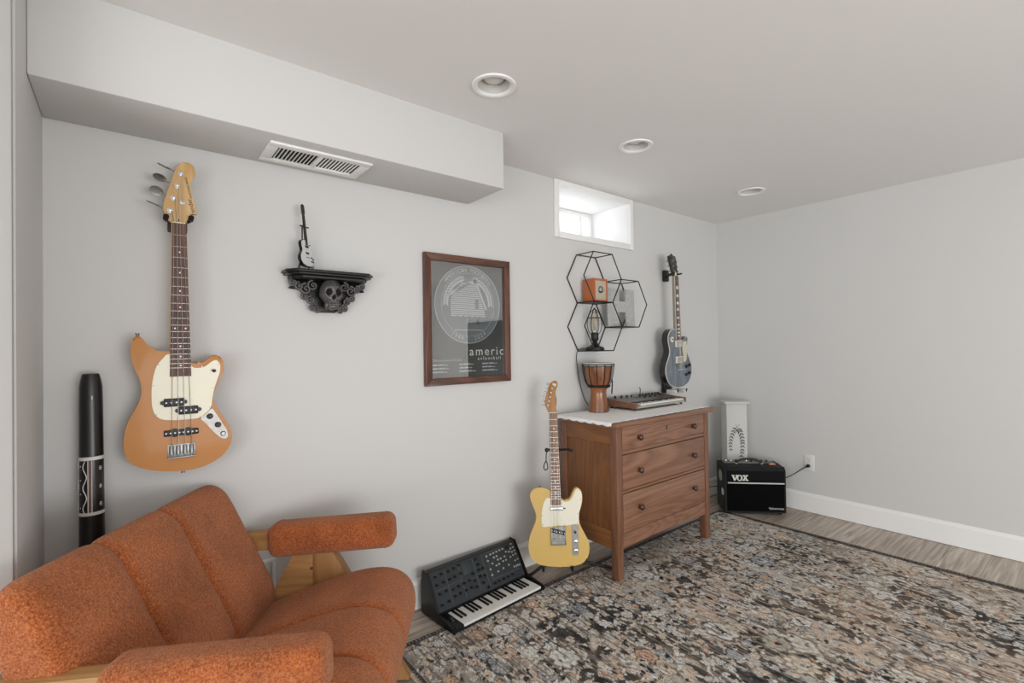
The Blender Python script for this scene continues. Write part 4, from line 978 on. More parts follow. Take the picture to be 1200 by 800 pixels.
for i in range(22):
    if wk is None: wk = MB().b2((0.060, 0.004, 0.026), (0.060 + KW - 0.0009, 0.133, 0.0415), 0.0015, 1).build('white_key', IVORY, sy)
    else: dup(wk, sy, (KW * i, 0, 0))
bk = None
for i in range(21):
    if i % 7 in (2, 6): continue
    if bk is None: bk = MB().b2((-0.0056, 0.050, 0.041), (0.0056, 0.133, 0.0495), 0.002, 2).build('black_key', BODY, sy); bk.location = (0.060 + (i + 1) * KW, 0, 0)
    else: dup(bk, sy, (0.060 + (i + 1) * KW, 0, 0))
for x, y in [(0.03, 0.03), (SW - 0.03, 0.03), (0.03, 0.24), (SW - 0.03, 0.24)]: MB().cyl((x, y, RT / 0.79 if y < 0.1 else 0.0), (x, y, 0.016), 0.011, seg=14).build('rubber_foot', BLACK, sy)

# ================================================================== amplifier, pedestal, cords
am = thing('guitar_amplifier', 'small black guitar amplifier on the floor in the room corner', 'amplifier', (3.474, 1.847, 0.0), (0, 0, R(-45.7)))
AW, AD, AH = 0.430, 0.205, 0.352
b = MB(); 
sidep = [(0.0, 0.0145), (AD, 0.0145), (AD, AH), (0.020, AH - 0.004), (0.0, AH - 0.030)]
b.bm.free(); b = yz(sidep, 0.0, AW, 0.006); b.build('cabinet', TOLEX, am, 30)
b = MB(); b.b2((0.014, -0.006, 0.026), (AW - 0.014, 0.004, 0.228), 0.003); b.build('speaker_grille', M('grille_cloth', '070708', 0.9, spec=0.1, var=0.4, vscale=900), am)
b = MB(); b.b2((0.014, -0.006, 0.238), (AW - 0.014, 0.004, AH - 0.030), 0.003); b.build('upper_grille', M('grille_cloth_grey', '0f1012', 0.8, spec=0.15, var=0.4, vscale=900), am)
MB().b2((0.020, -0.009, 0.2285), (AW - 0.014, -0.002, 0.2375), 0.002).build('trim_strip', M('white_piping', 'cfcdc8', 0.4), am)
# serif V O X cut from flat plate
WHT = M('badge_white', 'dcdad4', 0.35)
b = MB()
def vlogo(ox, oz, h):
    y0, y1 = -0.011, -0.0055; s = h
    b.prism([(ox + s * p[0], oz + s * p[1]) for p in [(0.36, 0), (0.60, 0), (0.92, 0.84), (1.02, 0.84), (1.02, 1.0), (0.66, 1.0), (0.66, 0.84), (0.74, 0.84), (0.55, 0.32), (0.36, 0.84), (0.44, 0.84), (0.44, 1.0), (-0.04, 1.0), (-0.04, 0.84), (0.06, 0.84)]], y0, y1)
    n = 28; cx, cz = ox + s * 1.34, oz + s * 0.48
    out = [(cx + s * 0.50 * math.cos(2 * PI * k / n), cz + s * 0.54 * math.sin(2 * PI * k / n)) for k in range(n)]; inn = [(cx + s * 0.24 * math.cos(2 * PI * k / n), cz + s * 0.40 * math.sin(2 * PI * k / n)) for k in range(n)]
    for k in range(n):
        k2 = (k + 1) % n; b.prism([out[k], out[k2], inn[k2], inn[k]], y0, y1)
    X = ox + s * 1.82
    b.prism([(X + s * p[0], oz + s * p[1]) for p in [(0.02, 1.0), (0.02, 0.86), (0.10, 0.86), (0.36, 0.5), (0.10, 0.14), (0.0, 0.14), (0.0, 0.0), (0.40, 0.0), (0.40, 0.14), (0.34, 0.14), (0.48, 0.34), (0.62, 0.14), (0.54, 0.14), (0.54, 0.0), (1.02, 0.0), (1.02, 0.14), (0.92, 0.14), (0.62, 0.54), (0.86, 0.86), (0.96, 0.86), (0.96, 1.0), (0.58, 1.0), (0.58, 0.86), (0.64, 0.86), (0.52, 0.68), (0.40, 0.86), (0.46, 0.86), (0.46, 1.0)]], y0, y1)
vlogo(0.048, 0.2515, 0.041)
b.build('badge_lettering', WHT, am, smooth=0)
b = MB(); add_text(b, 'Valvetronix', 0.024, front(AW - 0.073, -0.0065, 0.050), 0.0006, 0.95); b.build('lettering', M('pale_print', 'c9c9c4', 0.5), am, smooth=0)
b = MB(); b.tube(smooth_open([(0.118, 0.10, AH - 0.002), (0.122, 0.10, AH + 0.014), (0.155, 0.10, AH + 0.030), (0.205, 0.10, AH + 0.036), (0.255, 0.10, AH + 0.030), (0.290, 0.10, AH + 0.014), (0.295, 0.10, AH - 0.002)], 6), 0.0085, 10)
b.build('carry_handle', BLACK, am)
for x in (0.118, 0.295): MB().sph((x, 0.10, AH + 0.001), 0.012, (1.2, 1.0, 0.5)).build('handle_end', CHROME, am)
b = MB(); b.b2((0.03, 0.118, AH - 0.002), (AW - 0.03, 0.190, AH + 0.004), 0.002); b.build('control_plate', M('grey_panel', '77756f', 0.4, 0.3), am)
for k in range(9):
    x = 0.055 + k * 0.037; b = MB(); b.cyl((x, 0.150, AH + 0.003), (x, 0.150, AH + 0.019), 0.0085, 0.007, 14, 0.001); b.build('control_knob', [CHROME, CHROME, BLACK][k % 3] if k < 7 else M('chicken_head_red', '54201a', 0.4), am)
MB().b2((0.338, 0.060, AH - 0.001), (0.385, 0.090, AH + 0.012), 0.004).build('jewel_block', M('copper_lamp', 'a8705a', 0.35, 0.5), am)
for (y, z, r, c_) in [(0.105, 0.262, 0.042, '9a9285'), (0.055, 0.152, 0.027, 'cfcdc6')]:
    b = MB(); b.cyl((-0.0008, y, z), (0.0008, y, z), r, seg=32); b.build('round_sticker', M('sticker_' + c_, c_, 0.6, var=0.25, vscale=120), am)
for x, y in [(0.03, 0.03), (AW - 0.03, 0.03), (0.03, AD - 0.03), (AW - 0.03, AD - 0.03)]: MB().cyl((x, y, 0.0005 if x > 0.1 or y > 0.1 else RT), (x, y, 0.016), 0.012, seg=14).build('rubber_foot', BLACK, am)
AM4 = Matrix.Translation((3.474, 1.847, 0.0)) @ Matrix.Rotation(R(-45.7), 4, 'Z'); AI = AM4.inverted()
cord = [AI @ Vector(p) for p in [(3.90, 1.685, 0.20), (3.915, 1.64, 0.215), (3.93, 1.56, 0.265), (3.945, 1.49, 0.325), (3.955, 1.459, 0.345)]]
pc = MB().tube(smooth_open(cord, 6), 0.0035, 8).build('power_cord', M('cord_black', '0e0e0e', 0.5), am, 60)
b = MB(); b.cyl(AI @ Vector((XR - 0.0125, 1.459, 0.347)), AI @ Vector((XR - 0.036, 1.461, 0.346)), 0.0125, 0.010, 16, 0.002); b.build('plug', M('cord_black', '0e0e0e', 0.5), pc)
# cables behind the amplifier, running to the dresser side
MB_ = MB(); MB_.tube(smooth_open([(3.575, 1.955, 0.165), (3.50, 2.0, 0.155), (3.43, 2.02, 0.09), (3.36, 2.03, 0.02), (3.10, 2.04, 0.008), (3.02, 2.06, 0.006)], 6), 0.0035, 8)
tag(MB_.build('audio_cable', M('cord_black', '0e0e0e', 0.5)), 'black cable running low from the amplifier back behind the dresser', 'cable')

pd = thing('pedestal', 'pale square pedestal with painted leaf sprigs behind the amplifier', 'pedestal', (3.80, 1.935, 0.0), (0, 0, R(-43)))
PWH = M('pedestal_white', 'c9c9c5', 0.6, var=0.03)
b = MB(); b.b2((-0.078, -0.062, 0.02), (0.078, 0.062, 0.790), 0.003); b.build('column', PWH, pd)
b = MB(); b.b2((-0.092, -0.078, 0.0), (0.092, 0.078, 0.022), 0.003); b.build('plinth', PWH, pd)
b = MB(); b.b2((-0.096, -0.082, 0.790), (0.096, 0.082, 0.808), 0.004); b.build('cap', PWH, pd)
b = MB()
INK = M('painted_leaf_ink', '4a4c4a', 0.6)
def sprig(pts, n, ll, a_off):
    q = smooth_open([(p[0], -0.0628, p[1]) for p in pts], 10); b.tube(q, 0.0010, 5)
    for k in range(n):
        i = int(len(q) * (0.18 + 0.80 * k / n)); p = q[min(i, len(q) - 2)]; d = (q[min(i + 1, len(q) - 1)] - p); a = math.atan2(d.z, d.x)
        for s_ in (-1, 1):
            aa = a + s_ * 0.75 + PI * 0; L_ = ll * (1 - 0.35 * k / n); lf = []
            for t in np.linspace(0, 1, 7): lf.append((t * L_, 0.16 * L_ * math.sin(PI * t)))
            for t in np.linspace(1, 0, 7)[1:-1]: lf.append((t * L_, -0.16 * L_ * math.sin(PI * t)))
            b.prism([(p.x + u * math.cos(aa) - v * math.sin(aa), p.z + u * math.sin(aa) + v * math.cos(aa)) for u, v in lf], -0.0632, -0.0618)
sprig([(0.022, 0.628), (-0.018, 0.585), (-0.042, 0.53), (-0.052, 0.47), (-0.048, 0.415)], 8, 0.030, 0)
sprig([(-0.012, 0.632), (0.012, 0.59), (0.034, 0.535), (0.040, 0.47), (0.034, 0.40), (0.020, 0.33)], 11, 0.034, 0)
b.build('leaf_drawing', INK, pd, smooth=0)

# ================================================================== wall pieces
# framed gig poster
PX0, PX1, PZ0, PZ1 = 1.150, 1.683, 1.075, 1.741
pf = thing('framed_poster', 'dark framed gig poster with a round house seal on the white wall', 'framed poster', ((PX0 + PX1) / 2, D, (PZ0 + PZ1) / 2))
hw, hh, fw = (PX1 - PX0) / 2, (PZ1 - PZ0) / 2, 0.036
for s_ in (-1, 1): MB().prism([(s_ * hw, -hh), (s_ * hw, hh), (s_ * (hw - fw), hh - fw), (s_ * (hw - fw), -hh + fw)], -0.026, -0.0008, 0.002, 2).build('frame_stile', FRAMEW, pf, 30)
for s_ in (-1, 1): MB().prism([(-hw, s_ * hh), (hw, s_ * hh), (hw - fw, s_ * (hh - fw)), (-hw + fw, s_ * (hh - fw))], -0.026, -0.0008, 0.002, 2).build('frame_rail', FRAMEX, pf, 30)
POST = M('poster_paper', '3b3f3b', 0.7, var=0.04, vscale=4)
po = MB().b2((-hw + fw - 0.004, -0.008, -hh + fw - 0.004), (hw - fw + 0.004, -0.004, hh - fw + 0.004)).build('poster', POST, pf, smooth=0)
INKL = M('poster_pale_ink', 'b9bdbe', 0.7); INKM = M('poster_mid_ink', '70777a', 0.7); INKW = M('poster_white_ink', 'e4e4de', 0.7)
yP0, yP1 = -0.0084, -0.0078
pw = hw - fw
cz = 0.082; rr = 0.205
def disc(mb, cx, cz_, r0, r1, n=64, y0=yP0, y1=yP1):
    for k in range(n):
        a, a2 = 2 * PI * k / n, 2 * PI * (k + 1) / n
        mb.prism([(cx + r1 * math.cos(a), cz_ + r1 * math.sin(a)), (cx + r1 * math.cos(a2), cz_ + r1 * math.sin(a2)), (cx + r0 * math.cos(a2), cz_ + r0 * math.sin(a2)), (cx + r0 * math.cos(a), cz_ + r0 * math.sin(a))], y0, y1)
b = MB(); disc(b, 0, cz, 0.0005, rr, y0=-0.0082); b.build('seal_ground', INKM, po, smooth=0)
b = MB(); disc(b, 0, cz, rr - 0.0035, rr, y0=-0.0086); disc(b, 0, cz, rr - 0.040, rr - 0.0385, y0=-0.0086)
for txt, rad, a0, sgn in [('AMERICAN FOOTBALL', rr - 0.023, 0, 1), ('1999 \u00b7 2024', rr - 0.023, PI, -1)]:
    step = 0.105 if sgn == 1 else 0.115
    for i, ch in enumerate(txt):
        if ch == ' ': continue
        a = (i - (len(txt) - 1) / 2) * step
        if sgn == 1: m4 = front(rad * math.sin(a), -0.0086, cz + rad * math.cos(a), -a)
        else: m4 = front(rad * math.sin(a), -0.0086, cz - rad * math.cos(a), a)
        add_text(b, ch, 0.030, m4, 0.0002)
b.build('seal_lettering', INKL, po, smooth=0)
b = MB()
# plain gabled house with boarded wall, window and shrubs inside the seal
b.prism([(-0.125, cz + 0.055), (0.045, cz + 0.142), (0.052, cz + 0.128), (-0.117, cz + 0.041)], -0.0087, yP1); b.prism([(0.045, cz + 0.142), (0.118, cz - 0.02), (0.107, cz - 0.026), (0.040, cz + 0.124)], -0.0087, yP1)
for k in range(17):
    z = cz - 0.062 + k * 0.0105; w_ = min(0.11, 0.03 + (cz + 0.125 - z) * 0.85); x1 = 0.04 + max(0.0, min(0.065, (cz + 0.115 - z) * 0.42))
    b.prism([(-w_, z), (x1, z), (x1, z + 0.0064), (-w_, z + 0.0064)], -0.0087, yP1)
for k in range(26):
    a = R(100 + k * 6.2) if k < 13 else R(80 - (k - 13) * 6.2)
    px, pz = 0.140 * math.cos(a), cz + 0.140 * math.sin(a)
    for s_ in (-1, 1):
        aa = a + PI / 2 * (1 if k < 13 else -1) + s_ * 0.6; L_ = 0.030
        b.prism([(px, pz), (px + L_ * .5 * math.cos(aa) - .006 * math.sin(aa), pz + L_ * .5 * math.sin(aa) + .006 * math.cos(aa)), (px + L_ * math.cos(aa), pz + L_ * math.sin(aa)), (px + L_ * .5 * math.cos(aa) + .006 * math.sin(aa), pz + L_ * .5 * math.sin(aa) - .006 * math.cos(aa))], -0.0087, yP1)
b.prism([(-0.09, cz - 0.135), (0.09, cz - 0.135), (0.09, cz - 0.131), (-0.09, cz - 0.131)], -0.0087, yP1)
b.build('seal_picture', INKL, po, smooth=0)
b = MB(); b.prism([(0.040, cz - 0.02), (0.064, cz - 0.02), (0.064, cz + 0.03), (0.040, cz + 0.03)], -0.0088, yP1)
for x in (-0.09, -0.055, -0.02, 0.02, 0.05): b.prism([(x, cz - 0.10), (x + 0.045, cz - 0.10), (x + 0.04, cz - 0.07), (x + 0.02, cz - 0.055), (x + 0.004, cz - 0.07)], -0.0088, yP1)
b.build('seal_window_shrubs', INKM, po, smooth=0)  # window and shrubs printed in mid ink
b = MB(); add_text(b, 'americ', 0.066, front(pw - 0.003, -0.0086, -0.166), 0.0002, 1.28, 'RIGHT'); add_text(b, 'anfootball', 0.026, front(pw - 0.022, -0.0086, -0.203), 0.0002, 1.45, 'RIGHT'); b.build('title_lettering', INKW, po, smooth=0)
b = MB(); add_text(b, '25th anniversary US tour', 0.017, front(-pw + 0.012, -0.0086, -0.208), 0.0002, 1.0, 'LEFT')
rng_ = random.Random(3)
for cx_ in (-pw + 0.012, -0.062, 0.082):       # three columns of tour dates, too small to read: fine ruled dashes
    for k in range(3):
        z = -0.234 - k * 0.018; x = cx_
        for wl in range(3):
            L_ = rng_.uniform(0.02, 0.045) if wl < 2 else 0.018
            b.prism([(x, z), (x + L_, z), (x + L_, z + (0.007 if wl < 2 else 0.004)), (x, z + (0.007 if wl < 2 else 0.004))], yP0, yP1); x += L_ + 0.004
            if x > cx_ + 0.1 or x > pw - 0.03: break
b.build('small_print', INKL, po, smooth=0)
gp = NT('picture_glass'); gp.n.remove(gp.b)
tr = gp.node('ShaderNodeBsdfTransparent'); gl = gp.node('ShaderNodeBsdfGlossy'); gl.inputs['Roughness'].default_value = 0.01
lw = gp.node('ShaderNodeLayerWeight'); lw.inputs[0].default_value = 0.5
pw5 = gp.node('ShaderNodeMath', operation='POWER'); pw5.inputs[1].default_value = 4.0; gp.link(lw.outputs['Facing'], pw5.inputs[0])
fz = gp.node('ShaderNodeMath', operation='MULTIPLY_ADD'); fz.inputs[1].default_value = 0.9; fz.inputs[2].default_value = 0.17; gp.link(pw5.outputs[0], fz.inputs[0])
mxs = gp.node('ShaderNodeMixShader'); gp.link(fz.outputs[0], mxs.inputs[0]); gp.link(tr.outputs[0], mxs.inputs[1]); gp.link(gl.outputs[0], mxs.inputs[2]); gp.link(mxs.outputs[0], gp.n['Material Output'].inputs[0])
MB().b2((-pw - 0.003, -0.0125, -hh + fw - 0.003), (pw + 0.003, -0.0105, hh - fw + 0.003)).build('glass', gp.m, pf, smooth=0)

# skull bracket shelf
GOTH = M('antiqued_black', '1d1b1b', 0.36, 0.35, var=0.6, vscale=160)
ss = thing('wall_shelf', 'small black wall shelf with carved scrolls and a skull bracket', 'wall shelf', (0.682, D, 1.592))
b = MB()
for w, d, z0, z1, bv in [(0.182, 0.122, -0.011, 0.0, 0.003), (0.174, 0.114, -0.020, -0.011, 0.002), (0.158, 0.10, -0.034, -0.020, 0.004)]:
    b.prism([(-w, 0.0), (w, 0.0), (w, -d * 0.6), (w - 0.035, -d), (-w + 0.035, -d), (-w, -d * 0.6)], z0, z1, bv, 2, M4=Matrix(((1, 0, 0, 0), (0, 0, 1, -0.0006), (0, 1, 0, 0), (0, 0, 0, 1))))
b.build('shelf_board', GOTH, ss, 30)
b = MB(); pts = [(-0.150, -0.034), (0.150, -0.034), (0.120, -0.070), (0.085, -0.105), (0.05, -0.150), (0.03, -0.168), (-0.03, -0.168), (-0.05, -0.150), (-0.085, -0.105), (-0.120, -0.070)]
b.prism(pts, -0.020, -0.0008, 0.004, 2); b.build('bracket_plate', GOTH, ss, 30)
PEWT = M('pewter_highlight', '5f5b5b', 0.38, 0.4, var=0.5, vscale=220)
def scroll(cx, cz_, r, turns, a0, s_, y=-0.03):
    pts = []
    for k in range(26):
        t = k / 25; a = a0 + s_ * turns * 2 * PI * t; q = r * (1 - 0.85 * t); pts.append((cx + q * math.cos(a), y - 0.012 * t, cz_ + q * math.sin(a)))
    m = MB(); m.tube(pts, 0.006, 7, radii=[0.0065 - 0.003 * k / 25 for k in range(26)]); m.sph(pts[-1], 0.006); return m.build('scroll', PEWT, ss, 60)
for s_ in (-1, 1):
    for (x, z, r) in [(0.142, -0.048, 0.017), (0.120, -0.062, 0.017), (0.094, -0.072, 0.024), (0.098, -0.104, 0.014), (0.074, -0.118, 0.017), (0.066, -0.150, 0.013), (0.046, -0.158, 0.013), (0.066, -0.056, 0.022)]:
        scroll(s_ * x, z, r, 1.5, PI / 2 if s_ > 0 else PI / 2, -s_)
    for k in range(5):
        m = MB(); a = R(200 + 14 * k); x0, z0 = 0.055 + 0.012 * k, -0.040 - 0.004 * k
        m.sph((s_ * (x0 + 0.03), -0.024, z0 - 0.012), 0.022, (1.3, 0.35, 0.32), 14, Matrix.Rotation(s_ * R(28 - 6 * k), 3, 'Y')); m.build('acanthus_leaf', GOTH, ss, 60)
# skull: cranium, cheeks and jaw in one smooth surface with sunken sockets
def skull():
    bm_ = bmesh.new(); bmesh.ops.create_uvsphere(bm_, u_segments=48, v_segments=36, radius=1.0)
    def dent(v, c, r, depth):
        d = (v - Vector(c)).length / r
        return depth * (1 - d * d) ** 2 if d < 1 else 0.0
    for v in bm_.verts:
        p = v.co.copy(); x, y, z = p
        w = 0.046; 
        if z < -0.15: w *= 1 - 0.42 * min(1, (-0.15 - z) / 0.55)
        if -0.35 < z < 0.0 : w *= 1.05
        q = Vector((x * w, y * (0.050 if z > -0.2 else 0.044), z * (0.062 if z > 0 else 0.072)))
        push = 0
        for s_ in (-1, 1):
            push += dent(p, (s_ * 0.40, -0.88, 0.02), 0.34, 0.030)
            push -= dent(p, (s_ * 0.62, -0.70, -0.28), 0.30, 0.006)
            push -= dent(p, (s_ * 0.38, -0.90, 0.36), 0.34, 0.005)
        push += dent(p, (0, -0.95, -0.30), 0.20, 0.020); push += dent(p, (0, -0.80, -0.66), 0.5, 0.0) 
        push += 0.004 * math.exp(-((z + 0.62) / 0.05) ** 2) * (1 if y < -0.2 else 0)
        q.y += push
        v.co = q
    me = bpy.data.meshes.new('skull'); bm_.to_mesh(me); bm_.free(); me.materials.append(PEWT)
    o = link('skull', me, ss, 180); o.location = (0.0, -0.062, -0.088); return o
sk = skull()
b = MB()
for s_ in (-1, 1): b.sph((s_ * 0.0185, -0.035, 0.001), 0.0125, (1.1, 0.7, 0.9), 16)
b.prism([(-0.007, -0.026), (0.007, -0.026), (0.0, -0.010)], -0.047, -0.030); b.build('eye_socket', M('socket_black', '060606', 0.9), sk, 60)
b = MB()
for row in (0, 1):
    for k in range(7): a = R(-105 + 0) ; x = -0.018 + 0.006 * k; b.box((x, -0.036 + abs(x) * 0.35, -0.040 - row * 0.010), (0.0052, 0.010, 0.009), 0.0015, 1)
b.build('teeth', M('pewter_teeth', '6c6664', 0.45, 0.3), sk)
b = MB(); b.sph((0, -0.028, -0.060), 0.018, (1.25, 0.8, 0.7), 18); b.sph((0.022, -0.012, -0.052), 0.014, (0.7, 1, 1.2), 14); b.sph((-0.022, -0.012, -0.052), 0.014, (0.7, 1, 1.2), 14); b.build('jaw', PEWT, sk, 180)

# miniature guitar on its stand, standing on the skull shelf
MR = (R(-6), 0, R(38)); MP = (0.588, 2.078, 1.607)
mg = thing('miniature_guitar', 'miniature white guitar with black edges on a tiny stand on the skull shelf', 'miniature guitar', MP, MR)
sc_ = 0.262
mo = [(x * sc_, z * sc_) for x, z in lpo]
MB().prism(mo, 0.0, 0.013, 0.001, 1).build('body', M('mini_black', '0e0e10', 0.25, coat=0.4), mg, 35)
MB().prism([(x * 0.95, 0.05 + (z - 0.05) * 0.955) for x, z in mo], -0.002, 0.0, 0.0008, 1).build('body_top', M('mini_silver', 'd3d4d6', 0.22, coat=0.5), mg, 35)
b = MB(); b.prism([(-0.006, 0.09), (0.006, 0.09), (0.0045, 0.215), (-0.0045, 0.215)], -0.0045, 0.003); b.build('neck', M('mini_neck', '2c2624', 0.4), mg, 35)
b = MB(); b.prism([(-0.005, 0.214), (-0.0095, 0.226), (-0.0085, 0.258), (0.0, 0.263), (0.0085, 0.258), (0.0095, 0.226), (0.005, 0.214)], -0.003, 0.002, 0.0008, 1); hd_ = b.build('headstock', M('mini_black', '0e0e10', 0.25, coat=0.4), mg)
b = MB()
for s_ in (-1, 1):
    for k in range(3): b.sph((s_ * 0.0125, 0, 0.228 + 0.011 * k), 0.0030)
b.build('tuning_pegs', CHROME, hd_)
b = MB(); b.b2((-0.010, -0.004, 0.078), (0.010, -0.0015, 0.088), 0.001); b.b2((-0.010, -0.004, 0.052), (0.010, -0.0015, 0.060), 0.001); b.build('pickups', BLACK, mg)
b = MB(); b.b2((-0.012, -0.005, 0.036), (0.012, -0.0015, 0.040), 0.001); b.build('bridge', CHROME, mg)
b = MB()
for x, z in [(0.023, 0.04), (0.031, 0.034), (0.022, 0.024), (0.031, 0.022)]: b.cyl((x, -0.0015, z), (x, -0.006, z), 0.003, seg=10)
b.build('knobs', BLACK, mg)
MM = Matrix.Translation(MP) @ Matrix.Rotation(R(38), 4, 'Z') @ Matrix.Rotation(R(-6), 4, 'X')
ml = lambda x, y, z: MM @ Vector((x, y, z))
ms = thing('display_stand', 'tiny black stand holding the miniature guitar on the skull shelf', 'display stand', (0, 0, 0))
b = MB(); zt = 1.5925
b.tube([ml(0, 0.022, 0.05), ml(0, 0.018, 0.10), ml(0, 0.010, 0.172)], 0.0028, 8); b.build('upright', BLACK, ms)
b = MB(); b.tube([ml(0, 0.010, 0.172), ml(-0.016, 0.008, 0.170), ml(-0.020, -0.006, 0.166)], 0.0028, 8); b.tube([ml(0, 0.010, 0.172), ml(0.016, 0.008, 0.170), ml(0.020, -0.006, 0.166)], 0.0028, 8); b.build('neck_rest', BLACK, ms)
for (x, y) in [(-0.045, 0.012), (0.040, 0.020), (0.0, 0.050)]:
    t = ml(x, y, 0); t.z = zt + 0.002
    MB().tube([ml(0, 0.022, 0.055), t], 0.003, 8).build('leg', BLACK, ms)
for x in (-0.030, 0.024):
    MB().tube([ml(x * 0.4, 0.022, 0.05), ml(x, 0.017, 0.006), ml(x, -0.004, -0.003), ml(x, -0.008, 0.004)], 0.0026, 8).build('rest_hook', BLACK, ms)

# wire honeycomb shelf
hx = thing('honeycomb_shelf', 'black wire shelf of three joined hexagons on the wall above the drum', 'wire shelf', (0, 0, 0))
S = 0.1765; YW, YF = 2.144, 2.003
cents = [(2.332, 1.690), (2.332, 1.690 - math.sqrt(3) * S), (2.332 + 1.5 * S, 1.690 - math.sqrt(3) / 2 * S)]
hv = lambda c, k: (c[0] + S * math.cos(R(60 * k)), c[1] + S * math.sin(R(60 * k)))
WIRE = M('wire_black', '191919', 0.45)
for i, c in enumerate(cents):
    b = MB(); pts = [hv(c, k) for k in range(6)]
    sh = 0.0 if i != 1 else 0.0
    for y in (YF, YW):
        for k in range(6):
            p, q = pts[k], pts[(k + 1) % 6]
            b.cyl((p[0], y, p[1]), (q[0], y, q[1]), 0.0036, seg=8); b.sph((p[0], y, p[1]), 0.0038, seg=8)
    for k in (1, 2, 4, 5): b.cyl((pts[k][0], YF, pts[k][1]), (pts[k][0], YW, pts[k][1]), 0.0034, seg=8)
    fr_ = b.build('hexagon_frame', WIRE, hx, 40)
    zb = c[1] - S * math.sqrt(3) / 2
    m = MB(); m.b2((c[0] - S / 2, YF, zb - 0.0005), (c[0] + S / 2, YW, zb + 0.0036)); m.build('shelf_plate', WIRE, fr_, smooth=0)
ZB = [c[1] - S * math.sqrt(3) / 2 + 0.0038 for c in cents]
# orange practice amp box
oa = thing('speaker_box', 'small orange box amplifier in the top hexagon of the wire shelf', 'small amplifier', (2.342, 2.080, ZB[0]))
ORG = M('orange_vinyl', 'b8683a', 0.5, var=0.12, vscale=400)
b = MB()
b.b2((-0.062, -0.050, 0.0), (-0.052, 0.050, 0.145), 0.002); b.b2((0.052, -0.050, 0.0), (0.062, 0.050, 0.145), 0.002); b.b2((-0.052, -0.050, 0.0), (0.052, 0.050, 0.012), 0.002); b.b2((-0.052, -0.050, 0.133), (0.052, 0.050, 0.145), 0.002); b.b2((-0.052, 0.0, 0.012), (0.052, 0.050, 0.133))
b.build('cabinet', ORG, oa, 30)
gr = MB().b2((-0.052, -0.045, 0.012), (0.052, -0.002, 0.133), 0.001).build('speaker_cloth', M('basket_cloth', 'b9ae9b', 0.85, var=0.45, vscale=900), oa)
b = MB(); disc(b, 0, 0.076, 0.012, 0.024, 24, -0.0462, -0.0448); b.b2((-0.018, -0.0462, 0.06), (0.018, -0.0448, 0.066)); b.build('crest', M('crest_grey', '6e6f6c', 0.6), gr, smooth=0)
# metal letter H
lh_ = thing('metal_letter', 'grey galvanised letter H leaning in the right hexagon of the wire shelf', 'letter sign', (2.600, 2.125, ZB[2]), (R(-2), 0, 0))
t = NT('galvanised'); v = t.coord((1, 1, 1)); n = t.node('ShaderNodeTexNoise', Scale=60.0, Detail=4.0); t.link(v, n.inputs['Vector']); w_ = t.node('ShaderNodeTexWave', Scale=22.0); t.link(v, w_.inputs['Vector'])
c = t.ramp(n.outputs[0], [(0.3, 'a6a7a6'), (0.7, 'bfc0be')]); t.link(c, t.b.inputs['Base Color']); t.b.inputs['Metallic'].default_value = 0.1; t.b.inputs['Roughness'].default_value = 0.5; t.bump(w_.outputs[0], 0.3, 0.002)
HP = [(-0.140, 0), (-0.030, 0), (-0.030, 0.098), (0.045, 0.098), (0.045, 0), (0.140, 0), (0.140, 0.252), (0.045, 0.252), (0.045, 0.168), (-0.022, 0.168), (-0.022, 0.252), (-0.140, 0.252)]
MB().prism(HP, -0.050, -0.040, 0.0012, 1).build('letter_face', t.m, lh_, 30)
# cage lamp
cl = thing('cage_lamp', 'small black table lamp with a filament bulb in a wire cage on the shelf', 'lamp', (2.325, 2.075, ZB[1]))
MB().lathe([(0, 0.0), (0.058, 0.0), (0.060, 0.006), (0.056, 0.018), (0.032, 0.026), (0.022, 0.036), (0.016, 0.052), (0.012, 0.058), (0, 0.058)], seg=32).build('base', BLACKM, cl, 50)
MB().lathe([(0, 0.056), (0.016, 0.056), (0.024, 0.066), (0.025, 0.104), (0.022, 0.112), (0, 0.112)], seg=24).build('socket', BLACK, cl, 40)
gb = NT('bulb_glass'); gb.n.remove(gb.b)
tr = gb.node('ShaderNodeBsdfTransparent'); tr.inputs[0].default_value = (0.93, 0.90, 0.84, 1); gl = gb.node('ShaderNodeBsdfGlossy'); gl.inputs['Roughness'].default_value = 0.05
lw = gb.node('ShaderNodeLayerWeight'); lw.inputs[0].default_value = 0.25
mxs = gb.node('ShaderNodeMixShader'); gb.link(lw.outputs['Facing'], mxs.inputs[0]); gb.link(tr.outputs[0], mxs.inputs[1]); gb.link(gl.outputs[0], mxs.inputs[2]); gb.link(mxs.outputs[0], gb.n['Material Output'].inputs[0])
bu = MB().lathe([(0.0, 0.247), (0.008, 0.245), (0.018, 0.236), (0.024, 0.220), (0.025, 0.19), (0.022, 0.155), (0.015, 0.125), (0.014, 0.112)], seg=28).build('bulb', gb.m, cl, 180)
b = MB(); 
for k in range(5):
    a = 2 * PI * k / 5; b.tube([(0.006 * math.cos(a), 0.006 * math.sin(a), 0.125), (0.012 * math.cos(a), 0.012 * math.sin(a), 0.215)], 0.0008, 5)
b.build('filament', M('filament', '8a6a3a', 0.4, 0.6), bu)
b = MB()
for k in range(6):
    a = 2 * PI * k / 6 + 0.3; pr = [(0.027, 0.104), (0.040, 0.13), (0.046, 0.165), (0.040, 0.205), (0.026, 0.238), (0.010, 0.256), (0.0, 0.262)]
    b.tube(smooth_open([(r * math.cos(a), r * math.sin(a), z) for r, z in pr], 4), 0.0022, 6)
b.tube(circ(0.040, 0.205, 28), 0.002, 6, True); b.tube(circ(0.027, 0.104, 24), 0.0026, 6, True); b.sph((0, 0, 0.264), 0.006); b.build('wire_cage', BLACKM, cl, 60)
lc = Matrix.Translation((2.325, 2.075, ZB[1])).inverted()
